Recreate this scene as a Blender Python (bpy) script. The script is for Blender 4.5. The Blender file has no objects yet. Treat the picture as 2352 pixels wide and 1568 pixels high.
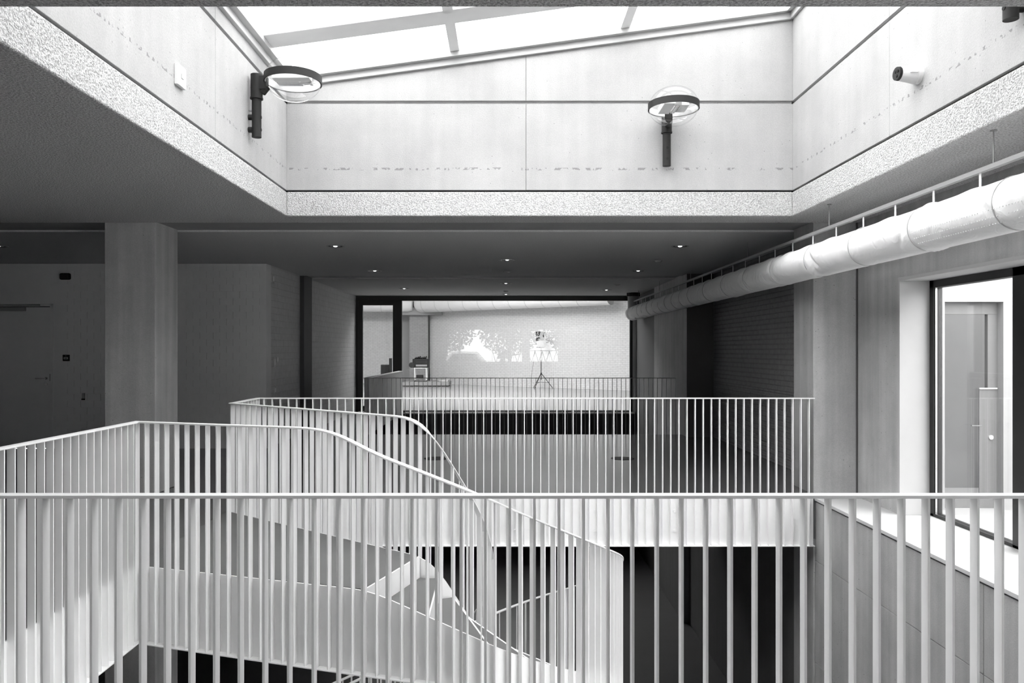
import bpy, math, random
from mathutils import Vector
random.seed(7)

# ------------------------------------------------------------------ camera, world, light, exposure
scene = bpy.context.scene
col = scene.collection
EYE = 1.64
cam_data = bpy.data.cameras.new('camera')
cam_data.sensor_width = 36.0
cam_data.lens = 36.0 * 1750.0 / 2352.0
cam_data.shift_x = 14.0 / 2352.0
cam_data.shift_y = 19.0 / 2352.0
cam_data.clip_start = 0.05
cam_data.clip_end = 300
cam = bpy.data.objects.new('camera', cam_data)
cam.location = (0, 0, EYE)
cam.rotation_euler = (math.pi / 2, 0, 0)
col.objects.link(cam)
scene.camera = cam

world = bpy.data.worlds.new('overcast_sky')
scene.world = world
world.use_nodes = True
wn = world.node_tree.nodes
wn['Background'].inputs[0].default_value = (1, 1, 1, 1)
wn['Background'].inputs[1].default_value = 8.5

scene.view_settings.view_transform = 'Standard'
scene.view_settings.look = 'None'
scene.view_settings.gamma = 1.0
scene.view_settings.use_curve_mapping = False
scene.view_settings.exposure = 0.13
scene.cycles.max_bounces = 14
scene.cycles.diffuse_bounces = 5
scene.cycles.glossy_bounces = 5
scene.cycles.transparent_max_bounces = 24
scene.cycles.transmission_bounces = 8
scene.cycles.caustics_reflective = False
scene.cycles.caustics_refractive = False
scene.cycles.use_denoising = True
scene.cycles.use_adaptive_sampling = True
scene.cycles.adaptive_threshold = 0.03


# ------------------------------------------------------------------ materials
def new_mat(name):
    m = bpy.data.materials.new(name)
    m.use_nodes = True
    nt = m.node_tree
    b = nt.nodes['Principled BSDF']
    return m, nt, b


def N(nt, kind, **kw):
    n = nt.nodes.new(kind)
    for k, v in kw.items():
        setattr(n, k, v)
    return n


def math_node(nt, op, a, b=None, c=None):
    n = N(nt, 'ShaderNodeMath', operation=op)
    for i, v in enumerate((a, b, c)):
        if v is None:
            continue
        if isinstance(v, (int, float)):
            n.inputs[i].default_value = v
        else:
            nt.links.new(v, n.inputs[i])
    return n.outputs[0]


def plain(name, g, rough=0.5, metallic=0.0, spec=0.5):
    m, nt, b = new_mat(name)
    b.inputs['Base Color'].default_value = (g, g, g, 1)
    b.inputs['Roughness'].default_value = rough
    b.inputs['Metallic'].default_value = metallic
    b.inputs['Specular IOR Level'].default_value = spec
    # faint procedural variation so that no surface is dead flat
    geo = N(nt, 'ShaderNodeNewGeometry')
    no = N(nt, 'ShaderNodeTexNoise')
    no.inputs['Scale'].default_value = 6.0
    no.inputs['Detail'].default_value = 4.0
    nt.links.new(geo.outputs['Position'], no.inputs['Vector'])
    r = N(nt, 'ShaderNodeMapRange')
    r.inputs['To Min'].default_value = g * 0.95
    r.inputs['To Max'].default_value = min(1.0, g * 1.05)
    nt.links.new(no.outputs['Fac'], r.inputs['Value'])
    nt.links.new(r.outputs[0], b.inputs['Base Color'])
    return m


def spray_mat(name, g, scale=55, strength=1.0, dist=0.02, lo=0.72):
    m, nt, b = new_mat(name)
    b.inputs['Roughness'].default_value = 0.95
    b.inputs['Specular IOR Level'].default_value = 0.15
    geo = N(nt, 'ShaderNodeNewGeometry')
    no = N(nt, 'ShaderNodeTexNoise')
    no.inputs['Scale'].default_value = scale
    no.inputs['Detail'].default_value = 3.0
    no.inputs['Roughness'].default_value = 0.6
    nt.links.new(geo.outputs['Position'], no.inputs['Vector'])
    r = N(nt, 'ShaderNodeMapRange')
    r.inputs['From Min'].default_value = 0.36
    r.inputs['From Max'].default_value = 0.6
    r.inputs['To Min'].default_value = g * lo
    r.inputs['To Max'].default_value = g
    nt.links.new(no.outputs['Fac'], r.inputs['Value'])
    nt.links.new(r.outputs[0], b.inputs['Base Color'])
    bp = N(nt, 'ShaderNodeBump')
    bp.inputs['Strength'].default_value = strength
    bp.inputs['Distance'].default_value = dist
    nt.links.new(no.outputs['Fac'], bp.inputs['Height'])
    nt.links.new(bp.outputs[0], b.inputs['Normal'])
    return m


def concrete_mat(name, g, var=0.16, streak=0.1, pits=0.5, line_z=None, rough=0.75):
    m, nt, b = new_mat(name)
    b.inputs['Roughness'].default_value = rough
    b.inputs['Specular IOR Level'].default_value = 0.3
    geo = N(nt, 'ShaderNodeNewGeometry')
    pos = geo.outputs['Position']
    n1 = N(nt, 'ShaderNodeTexNoise')
    n1.inputs['Scale'].default_value = 1.6
    n1.inputs['Detail'].default_value = 8.0
    n1.inputs['Roughness'].default_value = 0.65
    nt.links.new(pos, n1.inputs['Vector'])
    mp = N(nt, 'ShaderNodeMapping')
    mp.inputs['Scale'].default_value = (9.0, 9.0, 0.45)
    nt.links.new(pos, mp.inputs['Vector'])
    n2 = N(nt, 'ShaderNodeTexNoise')
    n2.inputs['Scale'].default_value = 1.0
    n2.inputs['Detail'].default_value = 4.0
    nt.links.new(mp.outputs[0], n2.inputs['Vector'])
    vo = N(nt, 'ShaderNodeTexVoronoi')
    vo.inputs['Scale'].default_value = 14.0
    nt.links.new(pos, vo.inputs['Vector'])
    n3 = N(nt, 'ShaderNodeTexNoise')
    n3.inputs['Scale'].default_value = 90.0
    n3.inputs['Detail'].default_value = 3.0
    nt.links.new(pos, n3.inputs['Vector'])
    a = math_node(nt, 'MULTIPLY_ADD', n1.outputs['Fac'], 2 * var, 1.0 - var)
    s = math_node(nt, 'MULTIPLY_ADD', n2.outputs['Fac'], 2 * streak, 1.0 - streak)
    f = math_node(nt, 'MULTIPLY_ADD', n3.outputs['Fac'], 0.3, 0.85)
    v = math_node(nt, 'MULTIPLY', math_node(nt, 'MULTIPLY', a, s), f)
    # scattered air holes
    hole = math_node(nt, 'LESS_THAN', vo.outputs['Distance'], 0.075)
    keep = math_node(nt, 'GREATER_THAN', n1.outputs['Fac'], 0.52)
    hole = math_node(nt, 'MULTIPLY', hole, keep)
    v = math_node(nt, 'MULTIPLY', v, math_node(nt, 'MULTIPLY_ADD', hole, -pits, 1.0))
    h = math_node(nt, 'MULTIPLY_ADD', hole, -1.0, n3.outputs['Fac'])
    if line_z is not None:
        # honeycombed pour line with a ragged edge
        sep = N(nt, 'ShaderNodeSeparateXYZ')
        nt.links.new(pos, sep.inputs[0])
        n4 = N(nt, 'ShaderNodeTexNoise')
        n4.inputs['Scale'].default_value = 22.0
        n4.inputs['Detail'].default_value = 6.0
        nt.links.new(pos, n4.inputs['Vector'])
        dz = math_node(nt, 'ABSOLUTE', math_node(nt, 'SUBTRACT', sep.outputs['Z'],
                       math_node(nt, 'MULTIPLY_ADD', n1.outputs['Fac'], 0.02, line_z)))
        band = math_node(nt, 'LESS_THAN', dz, 0.013)
        rag = math_node(nt, 'GREATER_THAN', n4.outputs['Fac'], 0.56)
        ln = math_node(nt, 'MULTIPLY', band, rag)
        v = math_node(nt, 'MULTIPLY', v, math_node(nt, 'MULTIPLY_ADD', ln, -0.42, 1.0))
        h = math_node(nt, 'MULTIPLY_ADD', ln, -1.2, h)
    v = math_node(nt, 'MULTIPLY', v, g)
    nt.links.new(v, b.inputs['Base Color'])
    bp = N(nt, 'ShaderNodeBump')
    bp.inputs['Strength'].default_value = 0.35
    bp.inputs['Distance'].default_value = 0.004
    nt.links.new(h, bp.inputs['Height'])
    nt.links.new(bp.outputs[0], b.inputs['Normal'])
    return m


def brick_mat(name, g, axes, bw, bh, mortar=0.01, contrast=0.1, bump=0.5, rough_bump=0.3, dots=0.0):
    """painted masonry; axes picks the two position axes that run along / up the wall"""
    m, nt, b = new_mat(name)
    b.inputs['Roughness'].default_value = 0.7
    b.inputs['Specular IOR Level'].default_value = 0.25
    tc = N(nt, 'ShaderNodeTexCoord')
    sep = N(nt, 'ShaderNodeSeparateXYZ')
    nt.links.new(tc.outputs['Object'], sep.inputs[0])
    cmb = N(nt, 'ShaderNodeCombineXYZ')
    nt.links.new(sep.outputs[axes[0]], cmb.inputs[0])
    nt.links.new(sep.outputs[axes[1]], cmb.inputs[1])
    br = N(nt, 'ShaderNodeTexBrick')
    br.inputs['Scale'].default_value = 1.0
    br.inputs['Brick Width'].default_value = bw
    br.inputs['Row Height'].default_value = bh
    br.inputs['Mortar Size'].default_value = mortar
    br.inputs['Mortar Smooth'].default_value = 0.6
    br.inputs['Color1'].default_value = (g, g, g, 1)
    br.inputs['Color2'].default_value = (g * 0.97, g * 0.97, g * 0.97, 1)
    k = g * (1 - contrast)
    br.inputs['Mortar'].default_value = (k, k, k, 1)
    nt.links.new(cmb.outputs[0], br.inputs['Vector'])
    no = N(nt, 'ShaderNodeTexNoise')
    no.inputs['Scale'].default_value = 9.0
    no.inputs['Detail'].default_value = 8.0
    nt.links.new(tc.outputs['Object'], no.inputs['Vector'])
    mx = N(nt, 'ShaderNodeMix', data_type='RGBA', blend_type='MULTIPLY')
    mx.inputs[0].default_value = 1.0
    nt.links.new(br.outputs['Color'], mx.inputs[6])
    vv = math_node(nt, 'MULTIPLY_ADD', no.outputs['Fac'], 0.3, 0.85)
    if dots:
        vo = N(nt, 'ShaderNodeTexVoronoi')
        vo.inputs['Scale'].default_value = 16.0
        nt.links.new(tc.outputs['Object'], vo.inputs['Vector'])
        n5 = N(nt, 'ShaderNodeTexNoise')
        n5.inputs['Scale'].default_value = 1.2
        nt.links.new(tc.outputs['Object'], n5.inputs['Vector'])
        d = math_node(nt, 'MULTIPLY', math_node(nt, 'LESS_THAN', vo.outputs['Distance'], 0.12),
                      math_node(nt, 'GREATER_THAN', n5.outputs['Fac'], 0.55))
        vv = math_node(nt, 'MULTIPLY', vv, math_node(nt, 'MULTIPLY_ADD', d, -dots, 1.0))
    nt.links.new(vv, mx.inputs[7])
    nt.links.new(mx.outputs[2], b.inputs['Base Color'])
    h = math_node(nt, 'MULTIPLY_ADD', br.outputs['Fac'], -1.0,
                  math_node(nt, 'MULTIPLY', no.outputs['Fac'], rough_bump * 4))
    bp = N(nt, 'ShaderNodeBump')
    bp.inputs['Strength'].default_value = bump
    bp.inputs['Distance'].default_value = 0.01
    nt.links.new(h, bp.inputs['Height'])
    nt.links.new(bp.outputs[0], b.inputs['Normal'])
    return m


def floor_mat(name, g, rough, spec=0.5, var=0.12):
    m, nt, b = new_mat(name)
    geo = N(nt, 'ShaderNodeNewGeometry')
    n1 = N(nt, 'ShaderNodeTexNoise')
    n1.inputs['Scale'].default_value = 2.5
    n1.inputs['Detail'].default_value = 7.0
    nt.links.new(geo.outputs['Position'], n1.inputs['Vector'])
    v = math_node(nt, 'MULTIPLY', math_node(nt, 'MULTIPLY_ADD', n1.outputs['Fac'], 2 * var, 1 - var), g)
    nt.links.new(v, b.inputs['Base Color'])
    mp = N(nt, 'ShaderNodeMapping')
    mp.inputs['Scale'].default_value = (0.3, 2.2, 1)
    nt.links.new(geo.outputs['Position'], mp.inputs['Vector'])
    n2 = N(nt, 'ShaderNodeTexNoise')
    n2.inputs['Scale'].default_value = 2.0
    n2.inputs['Detail'].default_value = 4.0
    nt.links.new(mp.outputs[0], n2.inputs['Vector'])
    r = math_node(nt, 'MULTIPLY_ADD', n2.outputs['Fac'], 0.08, rough - 0.04)
    nt.links.new(r, b.inputs['Roughness'])
    b.inputs['Specular IOR Level'].default_value = spec
    return m


def glass_mat(name, ior=1.5, tint=1.0, rough=0.0):
    m = bpy.data.materials.new(name)
    m.use_nodes = True
    nt = m.node_tree
    nt.nodes.clear()
    out = N(nt, 'ShaderNodeOutputMaterial')
    tr = N(nt, 'ShaderNodeBsdfTransparent')
    tr.inputs[0].default_value = (tint, tint, tint, 1)
    gl = N(nt, 'ShaderNodeBsdfGlossy')
    gl.inputs['Roughness'].default_value = rough
    lw = N(nt, 'ShaderNodeLayerWeight')
    lw.inputs['Blend'].default_value = 0.5
    f0 = ((ior - 1) / (ior + 1)) ** 2
    fr = N(nt, 'ShaderNodeMath', operation='MULTIPLY_ADD')
    nt.links.new(math_node(nt, 'POWER', lw.outputs['Facing'], 5.0), fr.inputs[0])
    fr.inputs[1].default_value = 1 - f0
    fr.inputs[2].default_value = f0
    mx = N(nt, 'ShaderNodeMixShader')
    nt.links.new(fr.outputs[0], mx.inputs[0])
    nt.links.new(tr.outputs[0], mx.inputs[1])
    nt.links.new(gl.outputs[0], mx.inputs[2])
    nt.links.new(mx.outputs[0], out.inputs[0])
    return m


def fabric_mat(name, g):
    m, nt, b = new_mat(name)
    b.inputs['Base Color'].default_value = (g, g, g, 1)
    b.inputs['Roughness'].default_value = 0.75
    b.inputs['Specular IOR Level'].default_value = 0.25
    geo = N(nt, 'ShaderNodeNewGeometry')
    mp = N(nt, 'ShaderNodeMapping')
    mp.inputs['Scale'].default_value = (7.0, 4.0, 3.0)
    mp.inputs['Rotation'].default_value = (0.5, 0.2, 0.0)
    nt.links.new(geo.outputs['Position'], mp.inputs['Vector'])
    no = N(nt, 'ShaderNodeTexNoise')
    no.inputs['Scale'].default_value = 1.4
    no.inputs['Detail'].default_value = 3.0
    no.inputs['Distortion'].default_value = 1.2
    nt.links.new(mp.outputs[0], no.inputs['Vector'])
    bp = N(nt, 'ShaderNodeBump')
    bp.inputs['Strength'].default_value = 0.5
    bp.inputs['Distance'].default_value = 0.03
    nt.links.new(no.outputs['Fac'], bp.inputs['Height'])
    nt.links.new(bp.outputs[0], b.inputs['Normal'])
    return m


def emit_mat(name, strength):
    m, nt, b = new_mat(name)
    b.inputs['Base Color'].default_value = (0.9, 0.9, 0.9, 1)
    b.inputs['Emission Color'].default_value = (1, 1, 1, 1)
    b.inputs['Emission Strength'].default_value = strength
    return m


M = {
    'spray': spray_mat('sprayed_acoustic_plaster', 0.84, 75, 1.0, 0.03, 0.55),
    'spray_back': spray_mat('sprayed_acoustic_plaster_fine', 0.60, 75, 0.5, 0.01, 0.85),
    'fair': concrete_mat('pale_fair_faced_concrete', 0.42, 0.22, 0.09, 0.35, line_z=3.577),
    'concrete': concrete_mat('grey_fair_faced_concrete', 0.43, 0.34, 0.3, 0.5),
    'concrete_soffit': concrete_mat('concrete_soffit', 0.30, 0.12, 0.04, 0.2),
    'roof': plain('roof_bitumen', 0.2, 0.9),
    'steel': plain('white_powder_coated_steel', 0.86, 0.38),
    'rail_grey': plain('grey_and_shaded_steel', 0.30, 0.4),
    'white': plain('white_paint', 0.8, 0.55),
    'frame_white': plain('white_skylight_frame', 0.9, 0.45),
    'kerb': plain('darkened_white_frame', 0.52, 0.45),  # same white frame, greyed to offset the daylight on it; ribs stay white
    'floor': floor_mat('polished_dark_screed', 0.13, 0.16, 1.0),
    'landing': floor_mat('grey_rubber_floor', 0.13, 0.5, 0.35),
    'floor_pale': floor_mat('polished_studio_screed', 0.30, 0.16, 0.6, 0.06),
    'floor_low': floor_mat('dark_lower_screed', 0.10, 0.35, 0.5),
    'black': plain('black_aluminium', 0.012, 0.4),
    'dark': plain('dark_grey_metal', 0.022, 0.55, spec=0.25),
    'rubber': plain('black_gasket', 0.006, 0.8),
    'glass': glass_mat('clear_glazing'),
    'globe': glass_mat('clear_acrylic', 1.45),
    'fabric': fabric_mat('white_duct_fabric', 0.83),
    'seam': plain('grey_duct_seam', 0.45, 0.8),
    'block_y': brick_mat('painted_block_side', 0.58, (1, 2), 0.22, 0.113, 0.008, 0.12, 0.35),
    'paint_wall': plain('grey_painted_block', 0.66, 0.65),
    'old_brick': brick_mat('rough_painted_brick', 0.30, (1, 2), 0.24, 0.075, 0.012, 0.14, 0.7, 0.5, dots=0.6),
    'studio_brick': brick_mat('white_painted_studio_brick', 0.66, (0, 2), 0.23, 0.075, 0.012, 0.22, 0.5, 0.3, dots=0.25),
    'pier': brick_mat('shaded_studio_pier_brick', 0.36, (0, 2), 0.23, 0.075, 0.012, 0.22, 0.5, 0.3, dots=0.25),  # studio brick with the shade under the lintel put into its colour
    'studio_white': plain('studio_white_wall', 0.62, 0.7),
    'mid': plain('mid_grey_panel', 0.30, 0.6),
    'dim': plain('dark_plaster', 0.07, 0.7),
    'low': concrete_mat('shaded_lower_concrete', 0.15, 0.2, 0.16, 0.3),  # same concrete, colour darkened to stand in for the shade down here
    'cap': plain('pale_grey_reveal_board', 0.50, 0.6),
    'sill': plain('white_sill_board', 0.62, 0.5),
    'court': plain('white_courtyard_render', 0.30, 0.8),
    'door_grey': plain('grey_door_leaf', 0.15, 0.5),
    'chrome': plain('brushed_steel', 0.55, 0.25, 1.0),
    'lamp_on': emit_mat('downlight_lamp', 1.6),
    'skin': plain('skin', 0.45, 0.6),
    'cloth': plain('dark_clothing', 0.05, 0.8),
    'leaf': plain('leaf', 0.06, 0.6),
    'bark': plain('bark', 0.06, 0.9),
    'bounce_paving': plain('bounce_street_paving', 0.62, 0.9),  # unseen street's colour raised so it bounces light up to the ceiling
}


# ------------------------------------------------------------------ mesh helpers
class MB:
    def __init__(self):
        self.v = []
        self.f = []

    def hexa(self, p):
        """p: four bottom points counter-clockwise, then the four top points"""
        n = len(self.v)
        self.v += [tuple(q) for q in p]
        for f in ((3, 2, 1, 0), (4, 5, 6, 7), (0, 1, 5, 4), (1, 2, 6, 5), (2, 3, 7, 6), (3, 0, 4, 7)):
            self.f.append(tuple(n + i for i in f))
        return self

    def box(self, x0, x1, y0, y1, z0, z1):
        return self.hexa([(x0, y0, z0), (x1, y0, z0), (x1, y1, z0), (x0, y1, z0),
                          (x0, y0, z1), (x1, y0, z1), (x1, y1, z1), (x0, y1, z1)])

    def prism(self, poly, z0, z1):
        n = len(self.v)
        k = len(poly)
        self.v += [(x, y, z0) for x, y in poly] + [(x, y, z1) for x, y in poly]
        self.f.append(tuple(n + i for i in reversed(range(k))))
        self.f.append(tuple(n + k + i for i in range(k)))
        for i in range(k):
            j = (i + 1) % k
            self.f.append((n + i, n + j, n + k + j, n + k + i))
        return self

    def cyl(self, p0, p1, r0, r1=None, seg=16, caps=True):
        r1 = r0 if r1 is None else r1
        p0, p1 = Vector(p0), Vector(p1)
        d = (p1 - p0).normalized()
        u = d.orthogonal().normalized()
        w = d.cross(u)
        n = len(self.v)
        for p, r in ((p0, r0), (p1, r1)):
            for i in range(seg):
                a = 2 * math.pi * i / seg
                self.v.append(tuple(p + (u * math.cos(a) + w * math.sin(a)) * r))
        for i in range(seg):
            j = (i + 1) % seg
            self.f.append((n + i, n + j, n + seg + j, n + seg + i))
        if caps:
            self.f.append(tuple(n + i for i in reversed(range(seg))))
            self.f.append(tuple(n + seg + i for i in range(seg)))
        return self

    def lathe(self, prof, c=(0, 0, 0), seg=40, closed=False):
        """prof: list of (radius, z), turned about the vertical axis through c"""
        n = len(self.v)
        k = len(prof)
        for r, z in prof:
            for i in range(seg):
                a = 2 * math.pi * i / seg
                self.v.append((c[0] + r * math.cos(a), c[1] + r * math.sin(a), c[2] + z))
        rng = range(k) if closed else range(k - 1)
        for q in rng:
            q2 = (q + 1) % k
            for i in range(seg):
                j = (i + 1) % seg
                self.f.append((n + q * seg + i, n + q * seg + j, n + q2 * seg + j, n + q2 * seg + i))
        return self

    def sweep(self, pts, w, t, side=0.0):
        """flat bar along pts: w wide across, t thick upward"""
        n = len(self.v)
        k = len(pts)
        P = [Vector(p) for p in pts]
        for i in range(k):
            a = (P[i] - P[i - 1]) if i > 0 else (P[1] - P[0])
            b = (P[i + 1] - P[i]) if i < k - 1 else (P[-1] - P[-2])
            a2 = Vector((a.x, a.y, 0)).normalized()
            b2 = Vector((b.x, b.y, 0)).normalized()
            na = Vector((-a2.y, a2.x, 0))
            nb = Vector((-b2.y, b2.x, 0))
            m = (na + nb).normalized()
            m = m / max(0.35, m.dot(na))
            for s, z in ((-w / 2 + side, 0), (w / 2 + side, 0), (w / 2 + side, t), (-w / 2 + side, t)):
                q = P[i] + m * s
                self.v.append((q.x, q.y, q.z + z))
        for i in range(k - 1):
            for e in range(4):
                e2 = (e + 1) % 4
                self.f.append((n + i * 4 + e, n + (i + 1) * 4 + e, n + (i + 1) * 4 + e2, n + i * 4 + e2))
        self.f.append((n, n + 1, n + 2, n + 3))
        m0 = n + (k - 1) * 4
        self.f.append((m0 + 3, m0 + 2, m0 + 1, m0))
        return self

    def plate(self, pts, tops, bots, thick, side):
        """upright plate along pts between bots and tops"""
        n = len(self.v)
        k = len(pts)
        P = [Vector((p[0], p[1], 0)) for p in pts]
        for i in range(k):
            a = (P[i] - P[i - 1]) if i > 0 else (P[1] - P[0])
            b = (P[i + 1] - P[i]) if i < k - 1 else (P[-1] - P[-2])
            a.normalize()
            b.normalize()
            na = Vector((-a.y, a.x, 0))
            nb = Vector((-b.y, b.x, 0))
            m = (na + nb).normalized()
            m = m / max(0.35, m.dot(na))
            for s, z in ((side - thick / 2, bots[i]), (side + thick / 2, bots[i]),
                         (side + thick / 2, tops[i]), (side - thick / 2, tops[i])):
                q = P[i] + m * s
                self.v.append((q.x, q.y, z))
        for i in range(k - 1):
            for e in range(4):
                e2 = (e + 1) % 4
                self.f.append((n + i * 4 + e, n + (i + 1) * 4 + e, n + (i + 1) * 4 + e2, n + i * 4 + e2))
        self.f.append((n, n + 1, n + 2, n + 3))
        m0 = n + (k - 1) * 4
        self.f.append((m0 + 3, m0 + 2, m0 + 1, m0))
        return self

    def mesh(self, name, mat, smooth=False):
        me = bpy.data.meshes.new(name)
        me.from_pydata(self.v, [], self.f)
        import bmesh
        bm = bmesh.new()
        bm.from_mesh(me)
        bmesh.ops.recalc_face_normals(bm, faces=bm.faces)
        bm.to_mesh(me)
        bm.free()
        if mat is not None:
            me.materials.append(mat)
        if smooth:
            me.polygons.foreach_set('use_smooth', [True] * len(me.polygons))
            try:
                me.set_sharp_from_angle(angle=math.radians(40))
            except Exception:
                pass
        return me

    def build(self, name, mat, parent=None, smooth=False, bevel=0.0):
        o = bpy.data.objects.new(name, self.mesh(name, mat, smooth))
        col.objects.link(o)
        if parent is not None:
            o.parent = parent
        if bevel:
            bv = o.modifiers.new('bevel', 'BEVEL')
            bv.width = bevel
            bv.segments = 2
            bv.limit_method = 'ANGLE'
        return o


def tag(o, label, cat, group=None):
    o['label'] = label
    o['category'] = cat
    if group:
        o['group'] = group
    return o


def struct(o, label=None):
    o['kind'] = 'structure'
    if label:
        o['label'] = label
    return o


def thing(name, label, cat, loc=(0, 0, 0), rz=0.0, group=None):
    o = bpy.data.objects.new(name, None)
    o.empty_display_size = 0.1
    o.location = loc
    o.rotation_euler = (0, 0, rz)
    col.objects.link(o)
    return tag(o, label, cat, group)


def place(name, me, parent, loc, rz=0.0, scale=(1, 1, 1)):
    o = bpy.data.objects.new(name, me)
    o.location = loc
    o.rotation_euler = (0, 0, rz)
    o.scale = scale
    col.objects.link(o)
    o.parent = parent
    return o


# ------------------------------------------------------------------ dimensions
ZC = 3.08            # ceiling
SX0, SX1 = -2.364, 3.09     # skylight shaft
SY0, SY1 = 3.21, 8.21
ZG = 3.343           # underside of shadow gap
ZU = 3.36            # foot of the concrete upstand
VX0 = -2.79          # left edge of the stair void
R1Y, R2Y, R3Y = 2.85, 8.58, 14.72
XW = 3.51            # face of the void wall on the right
GY = 20.2            # studio glazing
ZL = -3.6            # lower floor


def roof_z(x):
    return 4.455 + (x - SX0) * 0.1357


# ------------------------------------------------------------------ floors
m = MB()
m.box(-10, VX0 - 0.045, R1Y - 0.0, R2Y + 0.05, -0.5, 0)
m.box(-10, 3.99, R2Y + 0.05, R3Y + 0.04, -0.5, 0)
m.box(-10, 4.25, -3.2, R1Y, -0.5, 0)
m.box(-10, -2.66, R3Y + 0.04, GY, -0.5, 0)
struct(m.build('floor', M['floor']), 'dark polished gallery floor around the stair void')
struct(MB().box(-9, 9, GY, 41, -0.5, 0).build('floor', M['floor_pale']), 'pale polished floor of the studio behind the glazing')
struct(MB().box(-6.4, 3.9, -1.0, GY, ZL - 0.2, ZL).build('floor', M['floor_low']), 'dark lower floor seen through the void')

# ------------------------------------------------------------------ ceilings
m = MB()
m.box(-10.2, SX0, -3.4, 8.65, ZC, ZG)
m.box(SX1, 4.0, -3.4, 8.65, ZC, ZG)
m.box(SX0, SX1, -3.4, SY0, ZC, ZG)
m.box(SX0, SX1, SY1, 8.65, ZC, ZG)
struct(m.build('ceiling', M['spray'], bevel=0.012), 'sprayed plaster ceiling framing the skylight shaft')
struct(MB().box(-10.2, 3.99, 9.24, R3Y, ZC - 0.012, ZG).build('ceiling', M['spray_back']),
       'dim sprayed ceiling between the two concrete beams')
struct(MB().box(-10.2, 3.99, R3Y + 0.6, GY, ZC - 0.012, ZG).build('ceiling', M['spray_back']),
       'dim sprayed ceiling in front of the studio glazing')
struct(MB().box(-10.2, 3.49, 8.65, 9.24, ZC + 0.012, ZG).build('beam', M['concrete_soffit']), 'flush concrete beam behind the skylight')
struct(MB().box(-10.2, 3.49, R3Y, R3Y + 0.6, ZC + 0.008, ZG).build('beam', M['concrete']), 'flush concrete beam above the far railing')
# set-back course, painted black for shade in the gap; roof slab above
m = MB()
s = 0.05
m.box(-10.2, SX0 - s, -3.4, 20.4, ZG, ZU)
m.box(SX1 + s, 4.3, -3.4, 20.4, ZG, ZU)
m.box(SX0 - s, SX1 + s, -3.4, SY0 - s, ZG, ZU)
m.box(SX0 - s, SX1 + s, SY1 + s, 20.4, ZG, ZU)
struct(m.build('trim_1', M['rubber']), 'black shadow gap under the concrete upstand')
m = MB()
w = 0.2
m.box(-10.2, SX0 - w, -3.4, 20.4, ZU, 3.6)
m.box(SX1 + w, 4.3, -3.4, 20.4, ZU, 3.6)
m.box(SX0 - w, SX1 + w, -3.4, SY0 - w, ZU, 3.6)
m.box(SX0 - w, SX1 + w, SY1 + w, 20.4, ZU, 3.6)
struct(m.build('roof_slab', M['roof']), 'flat roof slab')

# ------------------------------------------------------------------ skylight shaft: cast panels with open joints
ZB, Z1, Z2 = 3.577, 4.288, 4.322
JX, JYL, JYR = 0.216, 6.2, 6.14


def shaft_side(name, label, horizontal, a0, a1, joint, inner, outer, top):
    """horizontal True: wall runs along x; a0..a1 range, inner/outer faces, top(a) height"""
    def blk(u0, u1, z0, z1a, z1b, inn=inner):
        mb = MB()
        lo, hi = min(inn, outer), max(inn, outer)
        if horizontal:
            p = [(u0, lo, z0), (u1, lo, z0), (u1, hi, z0), (u0, hi, z0),
                 (u0, lo, z1a), (u1, lo, z1b), (u1, hi, z1b), (u0, hi, z1a)]
        else:
            p = [(lo, u0, z0), (hi, u0, z0), (hi, u1, z0), (lo, u1, z0),
                 (lo, u0, z1a), (hi, u0, z1a), (hi, u1, z1b), (lo, u1, z1b)]
        return mb.hexa(p)
    back = inner + (outer - inner) * 0.15
    root = blk(a0, a1, ZU, top(a0) - 0.02, top(a1) - 0.02, back).build(name, M['fair'])
    struct(root, label)
    e = 0.0018
    for u0, u1 in ((a0, joint - e), (joint + e, a1)):
        blk(u0, u1, ZU, Z1, Z1).build('panel', M['fair'], root, bevel=0.003)
        blk(u0, u1, Z2, top(u0), top(u1)).build('panel', M['fair'], root, bevel=0.003)
    return root


shaft_side('wall_skylight_back', 'pale cast concrete upstand across the back of the skylight', True, SX0, SX1, JX, SY1, SY1 + 0.2, roof_z)
shaft_side('wall_skylight_left', 'low pale concrete upstand on the left of the skylight', False, SY0 - 0.2, SY1 + 0.2, JYL, SX0, SX0 - 0.2, lambda a: roof_z(SX0))
shaft_side('wall_skylight_right', 'tall pale concrete upstand on the right of the skylight', False, SY0 - 0.2, SY1 + 0.2, JYR, SX1, SX1 + 0.2, lambda a: roof_z(SX1))
shaft_side('wall_skylight_front', 'pale concrete upstand on the near side of the skylight', True, SX0, SX1, JX, SY0, SY0 - 0.2, roof_z)

# glazed roof
root = thing('skylight', 'white framed sloping glass skylight over the stair void', 'skylight', (0, 0, 0))


def slope_bar(x0, x1, y0, y1, za, zb):
    return MB().hexa([(x0, y0, roof_z(x0) + za), (x1, y0, roof_z(x1) + za), (x1, y1, roof_z(x1) + za), (x0, y1, roof_z(x0) + za),
                      (x0, y0, roof_z(x0) + zb), (x1, y0, roof_z(x1) + zb), (x1, y1, roof_z(x1) + zb), (x0, y1, roof_z(x0) + zb)])


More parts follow.
